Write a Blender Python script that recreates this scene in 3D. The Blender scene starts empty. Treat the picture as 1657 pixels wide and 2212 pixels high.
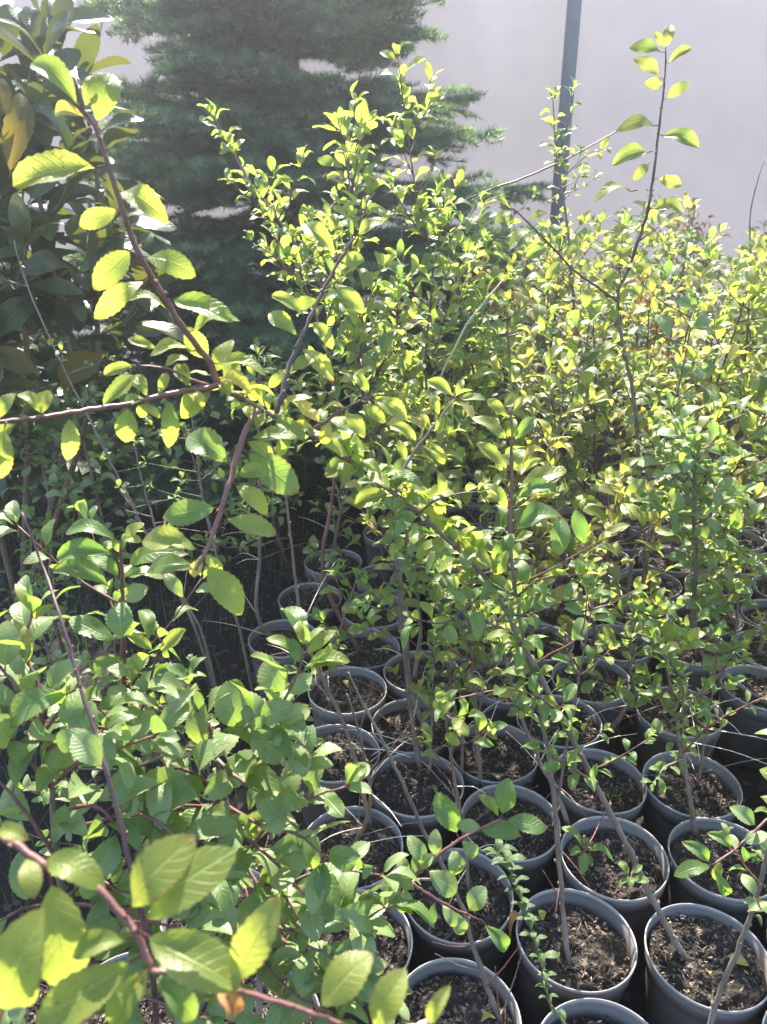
import bpy, math, random
import numpy as np
from mathutils import Vector, Matrix, Euler

rnd = random.Random(7)
SC = bpy.context.scene
COL = SC.collection
V = Vector
R = math.radians

# ------------------------------------------------------------------ camera
CAM_Z, PITCH = 1.40, R(23)
F, CX, CY = 1659.0, 828.5, 1106.0            # focal length / centre of a 1657 x 2212 view of the place
cam_d = bpy.data.cameras.new('camera')
cam = bpy.data.objects.new('camera', cam_d); COL.objects.link(cam)
cam.location = (0, 0, CAM_Z)
cam.rotation_euler = (R(90) - PITCH, 0, 0)
cam_d.sensor_fit = 'VERTICAL'; cam_d.sensor_height = 32.0
cam_d.lens = 32.0 * F / 2212.0
cam_d.clip_start = 0.02; cam_d.clip_end = 2000
cam_d.dof.use_dof = True
cam_d.dof.focus_distance = 1.45
cam_d.dof.aperture_fstop = 7.5
SC.camera = cam

# ------------------------------------------------------------------ light
SUN_EL, SUN_AZ = R(50), R(-9)
sunvec = V((math.sin(SUN_AZ) * math.cos(SUN_EL), math.cos(SUN_AZ) * math.cos(SUN_EL), math.sin(SUN_EL)))
w = bpy.data.worlds.new('World'); SC.world = w; w.use_nodes = True
nt = w.node_tree
bg = nt.nodes['Background']
sky = nt.nodes.new('ShaderNodeTexSky'); sky.sky_type = 'NISHITA'; sky.sun_disc = False
sky.sun_elevation = SUN_EL; sky.sun_rotation = SUN_AZ
nt.links.new(sky.outputs[0], bg.inputs[0]); bg.inputs[1].default_value = 0.14
sl = bpy.data.lights.new('sun', 'SUN'); sl.energy = 5.0; sl.angle = R(0.55); sl.color = (1.0, 0.93, 0.81)
so = bpy.data.objects.new('sun', sl); COL.objects.link(so)
so.rotation_euler = sunvec.to_track_quat('Z', 'Y').to_euler(); so.location = (0, 0, 8)
SC.view_settings.view_transform = 'Standard'; SC.view_settings.look = 'None'
SC.view_settings.exposure = 2.2; SC.view_settings.gamma = 1.0
SC.view_settings.use_curve_mapping = False
SC.cycles.max_bounces = 8; SC.cycles.diffuse_bounces = 4; SC.cycles.transmission_bounces = 6
SC.cycles.caustics_reflective = False; SC.cycles.caustics_refractive = False
SC.cycles.sample_clamp_indirect = 6.0

cP, sP = math.cos(PITCH), math.sin(PITCH)
def at(px, py, zc):
    """the place seen at a point of the view, zc metres along the lens axis"""
    x = (px - CX) / F * zc; y = -(py - CY) / F * zc
    return V((x, zc * cP + y * sP, CAM_Z - zc * sP + y * cP))
CAMP = V((0, 0, CAM_Z))

# ------------------------------------------------------------------ node helpers
def new_mat(name):
    m = bpy.data.materials.new(name); m.use_nodes = True
    t = m.node_tree; t.nodes.clear()
    out = t.nodes.new('ShaderNodeOutputMaterial')
    return m, t, out
def N(t, kind, **kw):
    n = t.nodes.new(kind)
    for k, v in kw.items(): setattr(n, k, v)
    return n
def L(t, a, b): t.links.new(a, b)
def ramp(t, fac, stops):
    r = N(t, 'ShaderNodeValToRGB')
    e = r.color_ramp.elements
    while len(e) < len(stops): e.new(0.5)
    for el, (p, c) in zip(e, stops): el.position = p; el.color = (*c, 1)
    L(t, fac, r.inputs[0]); return r.outputs[0]
def math_n(t, op, a, b=None, c=None, clamp=False):
    n = N(t, 'ShaderNodeMath', operation=op); n.use_clamp = clamp
    for i, v in enumerate((a, b, c)):
        if v is None: continue
        if isinstance(v, (int, float)): n.inputs[i].default_value = v
        else: L(t, v, n.inputs[i])
    return n.outputs[0]
def mixc(t, fac, a, b):
    n = N(t, 'ShaderNodeMix', data_type='RGBA')
    for i, v in ((0, fac), (6, a), (7, b)):
        if isinstance(v, (int, float)): n.inputs[i].default_value = v
        elif isinstance(v, tuple): n.inputs[i].default_value = (*v, 1)
        else: L(t, v, n.inputs[i])
    return n.outputs[2]
def noise(t, vec, scale, detail=3, rough=0.55):
    n = N(t, 'ShaderNodeTexNoise'); n.inputs['Scale'].default_value = scale
    n.inputs['Detail'].default_value = detail; n.inputs['Roughness'].default_value = rough
    if vec is not None: L(t, vec, n.inputs['Vector'])
    return n.outputs['Fac']

def leaf_mat(name, dark, light, tdark, tlight, trans=0.5, rough=0.42, edge=None, veins=9.0, edge_amt=0.8, petiole=(0.20, 0.045, 0.035)):
    """leaf blade: uv.x across (0.5 = midrib), uv.y along (below 0 = stalk)"""
    m, t, out = new_mat(name)
    uv = N(t, 'ShaderNodeUVMap'); sep = N(t, 'ShaderNodeSeparateXYZ'); L(t, uv.outputs[0], sep.inputs[0])
    u, v = sep.outputs[0], sep.outputs[1]
    s = math_n(t, 'MULTIPLY', math_n(t, 'ABSOLUTE', math_n(t, 'SUBTRACT', u, 0.5)), 2.0)
    oi = N(t, 'ShaderNodeObjectInfo'); ge = N(t, 'ShaderNodeNewGeometry')
    rr = math_n(t, 'FRACT', math_n(t, 'ADD', oi.outputs['Random'], ge.outputs['Random Per Island']))
    r2 = math_n(t, 'FRACT', math_n(t, 'MULTIPLY', rr, 17.31))
    tc = N(t, 'ShaderNodeTexCoord')
    off = N(t, 'ShaderNodeVectorMath', operation='ADD'); L(t, tc.outputs['UV'], off.inputs[0])
    cmb = N(t, 'ShaderNodeCombineXYZ'); L(t, math_n(t, 'MULTIPLY', rr, 37.0), cmb.inputs[0]); L(t, math_n(t, 'MULTIPLY', r2, 23.0), cmb.inputs[2])
    L(t, cmb.outputs[0], off.inputs[1])
    nz = noise(t, off.outputs[0], 4.0, 4)
    nf = noise(t, off.outputs[0], 22.0, 3)
    # veins
    ph = math_n(t, 'FRACT', math_n(t, 'MULTIPLY', math_n(t, 'SUBTRACT', math_n(t, 'ADD', v, math_n(t, 'MULTIPLY', nz, 0.03)), math_n(t, 'MULTIPLY', s, 0.20)), veins))
    vein = math_n(t, 'SUBTRACT', 1.0, math_n(t, 'MULTIPLY', math_n(t, 'ABSOLUTE', math_n(t, 'SUBTRACT', ph, 0.5)), 9.0), clamp=True)
    mid = math_n(t, 'SUBTRACT', 1.0, math_n(t, 'MULTIPLY', s, 13.0), clamp=True)
    vm = math_n(t, 'MAXIMUM', math_n(t, 'MULTIPLY', vein, 0.55), mid)
    fac = math_n(t, 'ADD', math_n(t, 'MULTIPLY', rr, 0.75), math_n(t, 'MULTIPLY', math_n(t, 'SUBTRACT', nz, 0.35), 0.7), clamp=True)
    dcol = mixc(t, fac, dark, light); tcol = mixc(t, fac, tdark, tlight)
    dcol = mixc(t, math_n(t, 'MULTIPLY', vm, 0.35), dcol, tuple(min(1, c * 1.9 + 0.03) for c in light))
    tcol = mixc(t, math_n(t, 'MULTIPLY', vm, 0.28), tcol, tuple(c * 0.55 for c in tdark))
    # dry rims and tips on some leaves
    if edge:
        e = math_n(t, 'ADD', s, math_n(t, 'MULTIPLY', math_n(t, 'SUBTRACT', nf, 0.5), 0.5))
        e = math_n(t, 'MULTIPLY', math_n(t, 'SUBTRACT', e, 0.86), 7.0, clamp=True)
        tip = math_n(t, 'MULTIPLY', math_n(t, 'SUBTRACT', math_n(t, 'ADD', v, math_n(t, 'MULTIPLY', nz, 0.25)), 1.0), 9.0, clamp=True)
        e = math_n(t, 'MULTIPLY', math_n(t, 'MAXIMUM', e, tip), math_n(t, 'MULTIPLY', math_n(t, 'POWER', r2, 1.6), edge_amt))
        dcol = mixc(t, e, dcol, edge); tcol = mixc(t, e, tcol, edge)
    if edge:                                     # leaf spots
        sn = noise(t, off.outputs[0], 13.0, 1)
        sp_ = math_n(t, 'MULTIPLY', math_n(t, 'MULTIPLY', math_n(t, 'SUBTRACT', sn, 0.70), 22.0, clamp=True), math_n(t, 'GREATER_THAN', r2, 0.35))
        dcol = mixc(t, sp_, dcol, edge); tcol = mixc(t, sp_, tcol, edge)
    stalk = math_n(t, 'LESS_THAN', v, 0.0)
    dcol = mixc(t, stalk, dcol, petiole); tcol = mixc(t, stalk, tcol, petiole)
    # pale matt underside
    dcol = mixc(t, math_n(t, 'MULTIPLY', ge.outputs['Backfacing'], 0.5), dcol, tuple(c * 0.8 + 0.06 for c in light))
    bmp = N(t, 'ShaderNodeBump'); bmp.inputs['Strength'].default_value = 0.42; bmp.inputs['Distance'].default_value = 0.0016
    hgt = math_n(t, 'SUBTRACT', math_n(t, 'MULTIPLY', nf, 0.55), math_n(t, 'MULTIPLY', vm, 0.9)); L(t, hgt, bmp.inputs['Height'])
    p = N(t, 'ShaderNodeBsdfPrincipled'); L(t, dcol, p.inputs['Base Color'])
    L(t, math_n(t, 'ADD', math_n(t, 'MULTIPLY', nf, 0.22), rough - 0.1), p.inputs['Roughness'])
    p.inputs['Specular IOR Level'].default_value = 0.48
    L(t, bmp.outputs[0], p.inputs['Normal'])
    tr = N(t, 'ShaderNodeBsdfTranslucent'); L(t, tcol, tr.inputs[0]); L(t, bmp.outputs[0], tr.inputs[1])
    mx = N(t, 'ShaderNodeMixShader'); mx.inputs[0].default_value = trans
    L(t, p.outputs[0], mx.inputs[1]); L(t, tr.outputs[0], mx.inputs[2]); L(t, mx.outputs[0], out.inputs[0])
    return m

def bark_mat(name, a, b, rough=0.6, scale=90.0):
    m, t, out = new_mat(name)
    tc = N(t, 'ShaderNodeTexCoord'); mp = N(t, 'ShaderNodeMapping'); L(t, tc.outputs['Object'], mp.inputs[0]); mp.inputs['Scale'].default_value = (1, 1, 0.35)
    n1 = noise(t, mp.outputs[0], scale, 4); n2 = noise(t, tc.outputs['Object'], 14.0, 3)
    f = math_n(t, 'ADD', math_n(t, 'MULTIPLY', n1, 0.6), math_n(t, 'MULTIPLY', n2, 0.5))
    c = ramp(t, f, [(0.35, a), (0.72, b)])
    wv = noise(t, mp.outputs[0], scale * 6, 2)
    spot = math_n(t, 'MULTIPLY', math_n(t, 'SUBTRACT', wv, 0.66), 9.0, clamp=True)
    c = mixc(t, math_n(t, 'MULTIPLY', spot, 0.5), c, (0.45, 0.42, 0.38))
    p = N(t, 'ShaderNodeBsdfPrincipled'); L(t, c, p.inputs['Base Color']); p.inputs['Roughness'].default_value = rough
    p.inputs['Specular IOR Level'].default_value = 0.35
    b_ = N(t, 'ShaderNodeBump'); b_.inputs['Strength'].default_value = 0.5; b_.inputs['Distance'].default_value = 0.001
    L(t, n1, b_.inputs['Height']); L(t, b_.outputs[0], p.inputs['Normal']); L(t, p.outputs[0], out.inputs[0])
    return m

RUST = (0.24, 0.10, 0.03)
M = {}
M['lime'] = leaf_mat('lime_leaf', (0.12, 0.17, 0.03), (0.20, 0.23, 0.045), (0.36, 0.50, 0.06), (0.63, 0.67, 0.10), 0.50, 0.38, RUST, 9)
M['green'] = leaf_mat('green_leaf', (0.065, 0.130, 0.035), (0.120, 0.180, 0.050), (0.23, 0.43, 0.055), (0.46, 0.59, 0.08), 0.46, 0.40, RUST, 9)
M['dusty'] = leaf_mat('dusty_leaf', (0.125, 0.190, 0.070), (0.205, 0.260, 0.105), (0.22, 0.38, 0.055), (0.44, 0.56, 0.08), 0.38, 0.36, (0.26, 0.09, 0.05), 10)
M['olive'] = leaf_mat('olive_leaf', (0.12, 0.15, 0.035), (0.21, 0.21, 0.05), (0.32, 0.44, 0.07), (0.57, 0.58, 0.10), 0.48, 0.45, RUST, 8)
M['yellow'] = leaf_mat('yellowing_leaf', (0.30, 0.28, 0.05), (0.45, 0.38, 0.12), (0.60, 0.55, 0.05), (0.75, 0.62, 0.12), 0.45, 0.5, RUST, 8)
M['dry'] = leaf_mat('dry_leaf', (0.20, 0.085, 0.03), (0.36, 0.19, 0.07), (0.30, 0.10, 0.03), (0.45, 0.22, 0.06), 0.35, 0.6, (0.1, 0.05, 0.02), 7)
M['laurel'] = leaf_mat('laurel_leaf', (0.025, 0.048, 0.018), (0.05, 0.075, 0.02), (0.09, 0.14, 0.015), (0.20, 0.20, 0.02), 0.28, 0.36, (0.20, 0.12, 0.02), 13, 0.6, (0.10, 0.09, 0.03))
M['laurel_old'] = leaf_mat('old_laurel_leaf', (0.08, 0.065, 0.015), (0.13, 0.10, 0.02), (0.26, 0.20, 0.015), (0.36, 0.26, 0.02), 0.45, 0.62, (0.14, 0.07, 0.02), 13, 0.9, (0.10, 0.09, 0.03))
M['weed'] = leaf_mat('weed_leaf', (0.04, 0.085, 0.028), (0.07, 0.115, 0.035), (0.10, 0.22, 0.03), (0.18, 0.30, 0.04), 0.4, 0.45, None, 6, 0.8, (0.10, 0.16, 0.04))
M['red_bark'] = bark_mat('red_bark', (0.095, 0.040, 0.036), (0.185, 0.085, 0.068), 0.5)
M['grey_bark'] = bark_mat('grey_bark', (0.090, 0.068, 0.056), (0.20, 0.155, 0.130), 0.65)
M['dark_bark'] = bark_mat('dark_bark', (0.055, 0.030, 0.035), (0.12, 0.065, 0.065), 0.5)
M['brown_bark'] = bark_mat('brown_bark', (0.10, 0.065, 0.045), (0.20, 0.14, 0.105), 0.7)
M['straw'] = bark_mat('straw', (0.42, 0.36, 0.27), (0.62, 0.56, 0.45), 0.6)
M['green_stem'] = bark_mat('green_stem', (0.09, 0.13, 0.035), (0.20, 0.20, 0.07), 0.5)
M['cane'] = bark_mat('cane', (0.33, 0.24, 0.06), (0.48, 0.36, 0.12), 0.45, 30)

def plastic():
    m, t, out = new_mat('grey_pot_plastic')
    tc = N(t, 'ShaderNodeTexCoord'); oi = N(t, 'ShaderNodeObjectInfo')
    n1 = noise(t, tc.outputs['Object'], 13, 5, 0.65); n2 = noise(t, tc.outputs['Object'], 170, 2)
    f = math_n(t, 'ADD', n1, math_n(t, 'MULTIPLY', math_n(t, 'SUBTRACT', oi.outputs['Random'], 0.5), 0.25))
    c = ramp(t, f, [(0.30, (0.086, 0.075, 0.072)), (0.75, (0.142, 0.128, 0.124))])
    sp = N(t, 'ShaderNodeSeparateXYZ'); L(t, tc.outputs['Object'], sp.inputs[0])
    splash = math_n(t, 'MULTIPLY', math_n(t, 'MULTIPLY', math_n(t, 'SUBTRACT', n1, 0.48), 4.0, clamp=True), 0.4)
    c = mixc(t, splash, c, (0.075, 0.055, 0.042))
    p = N(t, 'ShaderNodeBsdfPrincipled'); L(t, c, p.inputs['Base Color'])
    L(t, math_n(t, 'ADD', 0.40, math_n(t, 'MULTIPLY', n1, 0.22)), p.inputs['Roughness'])
    b = N(t, 'ShaderNodeBump'); b.inputs['Strength'].default_value = 0.12; b.inputs['Distance'].default_value = 0.0006
    L(t, n2, b.inputs['Height']); L(t, b.outputs[0], p.inputs['Normal']); L(t, p.outputs[0], out.inputs[0])
    return m
M['plastic'] = plastic()

def soil_m(name, a, b, c3, bump=0.006, sc=1.0):
    m, t, out = new_mat(name)
    tc = N(t, 'ShaderNodeTexCoord'); co = tc.outputs['Object']
    n1 = noise(t, co, 70 * sc, 6, 0.7); n2 = noise(t, co, 11 * sc, 4); vo = N(t, 'ShaderNodeTexVoronoi'); vo.inputs['Scale'].default_value = 130 * sc; L(t, co, vo.inputs['Vector'])
    f = math_n(t, 'ADD', math_n(t, 'MULTIPLY', n1, 0.65), math_n(t, 'MULTIPLY', n2, 0.35))
    c = ramp(t, f, [(0.34, a), (0.55, b), (0.74, c3)])
    oi = N(t, 'ShaderNodeObjectInfo'); c = mixc(t, math_n(t, 'MULTIPLY', oi.outputs['Random'], 0.45), c, mixc(t, n2, tuple(x * .5 for x in a), (b[0] * .9, b[1] * 1.05, b[2] * .8)))
    fl = math_n(t, 'GREATER_THAN', N_val(t, vo.outputs['Color']), 0.90)
    c = mixc(t, math_n(t, 'MULTIPLY', fl, 0.7), c, tuple(min(1, x * 1.7 + 0.02) for x in c3))
    p = N(t, 'ShaderNodeBsdfPrincipled'); L(t, c, p.inputs['Base Color']); p.inputs['Roughness'].default_value = 0.85
    p.inputs['Specular IOR Level'].default_value = 0.25
    bm = N(t, 'ShaderNodeBump'); bm.inputs['Strength'].default_value = 1.0; bm.inputs['Distance'].default_value = bump
    L(t, math_n(t, 'ADD', n1, math_n(t, 'MULTIPLY', vo.outputs['Distance'], 0.5)), bm.inputs['Height'])
    L(t, bm.outputs[0], p.inputs['Normal']); L(t, p.outputs[0], out.inputs[0]); return m
def N_val(t, col):
    s = N(t, 'ShaderNodeSeparateColor'); L(t, col, s.inputs[0]); return s.outputs[0]
M['soil'] = soil_m('potting_soil', (0.009, 0.007, 0.0055), (0.033, 0.025, 0.020), (0.095, 0.072, 0.057))
M['ground'] = soil_m('dark_ground', (0.005, 0.0045, 0.004), (0.011, 0.009, 0.008), (0.03, 0.025, 0.02), 0.01, 0.5)
def chip_m():
    m, t, out = new_mat('bark_chips'); ge = N(t, 'ShaderNodeNewGeometry')
    c = ramp(t, ge.outputs['Random Per Island'], [(0.0, (0.018, 0.012, 0.010)), (0.5, (0.050, 0.036, 0.029)), (0.85, (0.12, 0.080, 0.058)), (0.97, (0.27, 0.19, 0.13)), (1.0, (0.36, 0.30, 0.24))])
    p = N(t, 'ShaderNodeBsdfPrincipled'); L(t, c, p.inputs['Base Color']); p.inputs['Roughness'].default_value = 0.75
    L(t, p.outputs[0], out.inputs[0]); return m
M['chips'] = chip_m()
def needle_m():
    m, t, out = new_mat('fir_needles'); ge = N(t, 'ShaderNodeNewGeometry'); oi = N(t, 'ShaderNodeObjectInfo')
    uv = N(t, 'ShaderNodeUVMap'); sp = N(t, 'ShaderNodeSeparateXYZ'); L(t, uv.outputs[0], sp.inputs[0])
    r = math_n(t, 'FRACT', math_n(t, 'ADD', ge.outputs['Random Per Island'], oi.outputs['Random']))
    c = ramp(t, r, [(0.0, (0.012, 0.042, 0.038)), (0.6, (0.026, 0.072, 0.060)), (1.0, (0.060, 0.115, 0.072))])
    young = math_n(t, 'MULTIPLY', sp.outputs[1], 0.8)  # tip colour lightened in place of sunlight on the bough ends
    c = mixc(t, young, c, (0.15, 0.25, 0.12))
    p = N(t, 'ShaderNodeBsdfPrincipled'); L(t, c, p.inputs['Base Color']); p.inputs['Roughness'].default_value = 0.45
    tr = N(t, 'ShaderNodeBsdfTranslucent'); L(t, mixc(t, young, (0.05, 0.15, 0.08), (0.46, 0.60, 0.16)), tr.inputs[0])
    mx = N(t, 'ShaderNodeMixShader'); mx.inputs[0].default_value = 0.35
    L(t, p.outputs[0], mx.inputs[1]); L(t, tr.outputs[0], mx.inputs[2]); L(t, mx.outputs[0], out.inputs[0]); return m
M['needles'] = needle_m()
def sheet_m():
    m, t, out = new_mat('white_sheeting')
    tc = N(t, 'ShaderNodeTexCoord'); n = noise(t, tc.outputs['Object'], 0.9, 4); n2 = noise(t, tc.outputs['Object'], 6, 5)
    c = ramp(t, math_n(t, 'ADD', math_n(t, 'MULTIPLY', n, 0.7), math_n(t, 'MULTIPLY', n2, 0.3)), [(0.25, (0.195, 0.174, 0.186)), (0.75, (0.275, 0.248, 0.259))])
    p = N(t, 'ShaderNodeBsdfPrincipled'); L(t, c, p.inputs['Base Color']); p.inputs['Roughness'].default_value = 0.5
    b = N(t, 'ShaderNodeBump'); b.inputs['Strength'].default_value = 0.15; b.inputs['Distance'].default_value = 0.02; L(t, n2, b.inputs['Height']); L(t, b.outputs[0], p.inputs['Normal'])
    tr = N(t, 'ShaderNodeBsdfTranslucent'); L(t, c, tr.inputs[0])
    mx = N(t, 'ShaderNodeMixShader'); mx.inputs[0].default_value = 0.30
    L(t, p.outputs[0], mx.inputs[1]); L(t, tr.outputs[0], mx.inputs[2]); L(t, mx.outputs[0], out.inputs[0]); return m
M['sheet'] = sheet_m()
def simple(name, col, rough=0.5, metal=0.0, var=0.3, sc=20):
    m, t, out = new_mat(name); tc = N(t, 'ShaderNodeTexCoord'); n = noise(t, tc.outputs['Object'], sc, 4)
    c = mixc(t, math_n(t, 'MULTIPLY', n, 1.0), tuple(x * (1 - var) for x in col), tuple(min(1, x * (1 + var)) for x in col))
    p = N(t, 'ShaderNodeBsdfPrincipled'); L(t, c, p.inputs['Base Color']); p.inputs['Roughness'].default_value = rough; p.inputs['Metallic'].default_value = metal
    L(t, p.outputs[0], out.inputs[0]); return m
M['steel'] = simple('weathered_steel', (0.065, 0.09, 0.115), 0.7, 0.0)
M['grass'] = leaf_mat('grass_blade', (0.02, 0.05, 0.018), (0.04, 0.075, 0.025), (0.06, 0.15, 0.03), (0.12, 0.20, 0.04), 0.4, 0.5, None, 1)

# ------------------------------------------------------------------ mesh helpers
def mesh_from(name, verts, faces, mats, uvs=None, smooth=True, fmat=None):
    me = bpy.data.meshes.new(name)
    me.from_pydata([tuple(v) for v in verts], [], faces)
    for m in (mats if isinstance(mats, (list, tuple)) else [mats]): me.materials.append(m)
    if uvs is not None:
        ul = me.uv_layers.new(name='UVMap')
        li = np.empty(len(me.loops), dtype=np.int32); me.loops.foreach_get('vertex_index', li)
        ul.data.foreach_set('uv', np.asarray(uvs, dtype=np.float32)[li].ravel())
    if smooth: me.polygons.foreach_set('use_smooth', [True] * len(me.polygons))
    if fmat is not None: me.polygons.foreach_set('material_index', fmat)
    me.update(); return me
def link(name, me, parent=None, loc=(0, 0, 0)):
    o = bpy.data.objects.new(name, me); COL.objects.link(o); o.location = loc
    if parent is not None: o.parent = parent
    return o
def thing(name, label, cat, loc=(0, 0, 0), group=None):
    o = bpy.data.objects.new(name, None); COL.objects.link(o); o.location = loc
    o.empty_display_size = 0.05
    tag(o, label, cat, group); return o
def tag(o, label, cat, group=None):
    o['label'] = label; o['category'] = cat
    if group: o['group'] = group
    return o

def smooth_pts(pts, n=5):
    P = [V(p) for p in pts]
    if len(P) < 3: return [P[0].lerp(P[-1], i / n) for i in range(n + 1)]
    Q = [P[0] * 2 - P[1]] + P + [P[-1] * 2 - P[-2]]
    out = []
    for i in range(1, len(Q) - 2):
        a, b, c, d = Q[i - 1:i + 3]
        for k in range(n):
            t = k / n
            out.append(0.5 * ((2 * b) + (c - a) * t + (2 * a - 5 * b + 4 * c - d) * t * t + (3 * b - a - 3 * c + d) * t ** 3))
    out.append(P[-1]); return out
def tube(pts, r0, r1, sides=6, nodes=0.0, org=V((0, 0, 0)), power=1.0):
    """verts, faces of a tapered round stem; nodes = swelling at the buds"""
    vs, fs = [], []
    n = len(pts); ref = V((0.31, 0.17, 0.93))
    for i, p in enumerate(pts):
        d = (pts[min(i + 1, n - 1)] - pts[max(i - 1, 0)]).normalized()
        if abs(d.dot(ref)) > 0.97: ref = V((1, 0.2, 0.1)) if abs(d.x) < 0.8 else V((0, 1, 0.2))
        x = (ref - d * ref.dot(d)).normalized(); y = d.cross(x)
        ref = x
        t = i / (n - 1); r = r0 + (r1 - r0) * t ** power
        if nodes and (i * 7 + int(r0 * 1e6)) % 5 == 1: r *= 1 + nodes
        for k in range(sides):
            a = 2 * math.pi * k / sides
            vs.append(p - org + x * (math.cos(a) * r) + y * (math.sin(a) * r))
        if i:
            b0, b1 = (i - 1) * sides, i * sides
            for k in range(sides):
                k2 = (k + 1) % sides
                fs.append((b0 + k, b0 + k2, b1 + k2, b1 + k))
    fs.append(tuple(range((n - 1) * sides, n * sides))); fs.append(tuple(reversed(range(sides))))
    return vs, fs

# ------------------------------------------------------------------ leaf shapes
def leaf_shape(rows, seed, width=0.5, fold=0.3, camber=0.12, tipdrop=0.1, serr=0.0, cols=2, stalk=0.14, twist=0.0, shape=0.97):
    r = random.Random(seed)
    vs, uv, fs = [], [], []
    w0 = 0.012
    ss = [k / cols for k in range(-cols, cols + 1)]
    ph1, ph2 = r.uniform(0, 6), r.uniform(0, 6); wob = r.uniform(0.01, 0.035)
    def prof(t):
        q = min(1.0, t ** (1.14 * shape)); return max(0.0, 1 - abs(2 * q - 1) ** 2.05) ** 0.75
    def zc(t): return camber * math.sin(math.pi * min(1.0, t)) - 0.0 * t
    def put(t, s):
        w = prof(t) * width * 0.5
        if serr and abs(s) == 1: w *= 1 + serr * (1 if int(round(t * rows)) % 2 else -1)
        tw = twist * (t - 0.3)
        x = s * w
        z = fold * abs(x) + wob * math.sin(9 * t + ph1 + s * 2.2) * abs(s) - tipdrop * t ** 3
        x2 = x * math.cos(tw) - z * math.sin(tw); z2 = x * math.sin(tw) + z * math.cos(tw)
        bend = 0.05 * math.sin(3 * t + ph2) * wob * 10
        vs.append((x2 + bend * t, stalk + (1 - stalk) * t, z2 + zc(t) - zc(0)))
        uv.append((0.5 + 0.5 * s, t + 0.001)); return len(vs) - 1
    st = []
    for t in (0.0, 1.0):                      # stalk strip, folded so that it shows from all sides
        row = []
        for s in (-1, 0, 1):
            vs.append((s * w0, stalk * t, 0.012 if s == 0 else -0.006)); uv.append((0.5 + s * 0.05, -0.3 + 0.25 * t)); row.append(len(vs) - 1)
        st.append(row)
    for k in range(2): fs.append((st[0][k], st[0][k + 1], st[1][k + 1], st[1][k]))
    base = put(0.0, 0.0); prev = None
    for i in range(1, rows):
        row = [put(i / rows, s) for s in ss]
        if prev is None:
            for k in range(len(ss) - 1): fs.append((base, row[k + 1], row[k]))
        else:
            for k in range(len(ss) - 1): fs.append((prev[k], prev[k + 1], row[k + 1], row[k]))
        prev = row
    tip = put(1.0, 0.0)
    for k in range(len(ss) - 1): fs.append((prev[k], prev[k + 1], tip))
    return np.array(vs, dtype=np.float64), np.array(uv), fs

LEAF = {}                                      # (style, lod) -> list of meshes ; RAW for joined foliage
RAW = {}; RAWH = {}
def prep(style, matname, n, seed, hi=True, **kw):
    LEAF[style] = []; RAW[style] = []; RAWH[style] = []
    r = random.Random(seed)
    for i in range(n):
        k = dict(kw)
        k['width'] = kw.get('width', 0.42) * r.uniform(0.86, 1.14)
        k['fold'] = kw.get('fold', 0.22) + r.uniform(-0.2, 0.38)
        k['camber'] = kw.get('camber', 0.1) + r.uniform(-0.06, 0.12)
        k['tipdrop'] = kw.get('tipdrop', 0.06) + r.uniform(-0.1, 0.17)
        k['twist'] = r.uniform(-0.7, 0.7)
        k['shape'] = kw.get('shape', 1.0) * r.uniform(0.9, 1.12)
        a = leaf_shape(18 if hi else 8, seed * 100 + i, serr=0.042 if hi else 0.0, cols=2 if hi else 1, **k)
        LEAF[style].append(mesh_from('leaf_' + style, a[0], a[2], M[matname], a[1]))
        RAWH[style].append(a); k['stalk'] = 0.1
        k['fold'] *= 0.4; k['tipdrop'] *= 0.6
        b = leaf_shape(5, seed * 100 + i, serr=0.0, cols=1, **k)
        RAW[style].append(b)
prep('lime', 'lime', 12, 1)
prep('green', 'green', 10, 2)
prep('dusty', 'dusty', 10, 3, width=0.47, fold=0.18, camber=0.08)
prep('olive', 'olive', 8, 4, width=0.37)
prep('yellow', 'yellow', 5, 5, fold=0.5, camber=0.15)
prep('dry', 'dry', 6, 6, fold=0.8, camber=0.25, tipdrop=0.3)
prep('laurel', 'laurel', 7, 7, width=0.36, fold=0.22, camber=0.08, stalk=0.08, shape=0.95)
prep('laurel_old', 'laurel_old', 3, 8, width=0.40, fold=0.25, camber=0.08, stalk=0.08)
prep('weed', 'weed', 4, 9, hi=False, width=0.34, fold=0.2, camber=0.1, stalk=0.05)

def frame(d, n):
    """rotation whose Y is the leaf direction and Z its upper side"""
    y = d.normalized(); z = n - y * n.dot(y)
    if z.length < 1e-4: z = V((0.2, -0.5, 0.8)); z = z - y * z.dot(y)
    z.normalize(); x = y.cross(z)
    return Matrix((x, y, z)).transposed()

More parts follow.
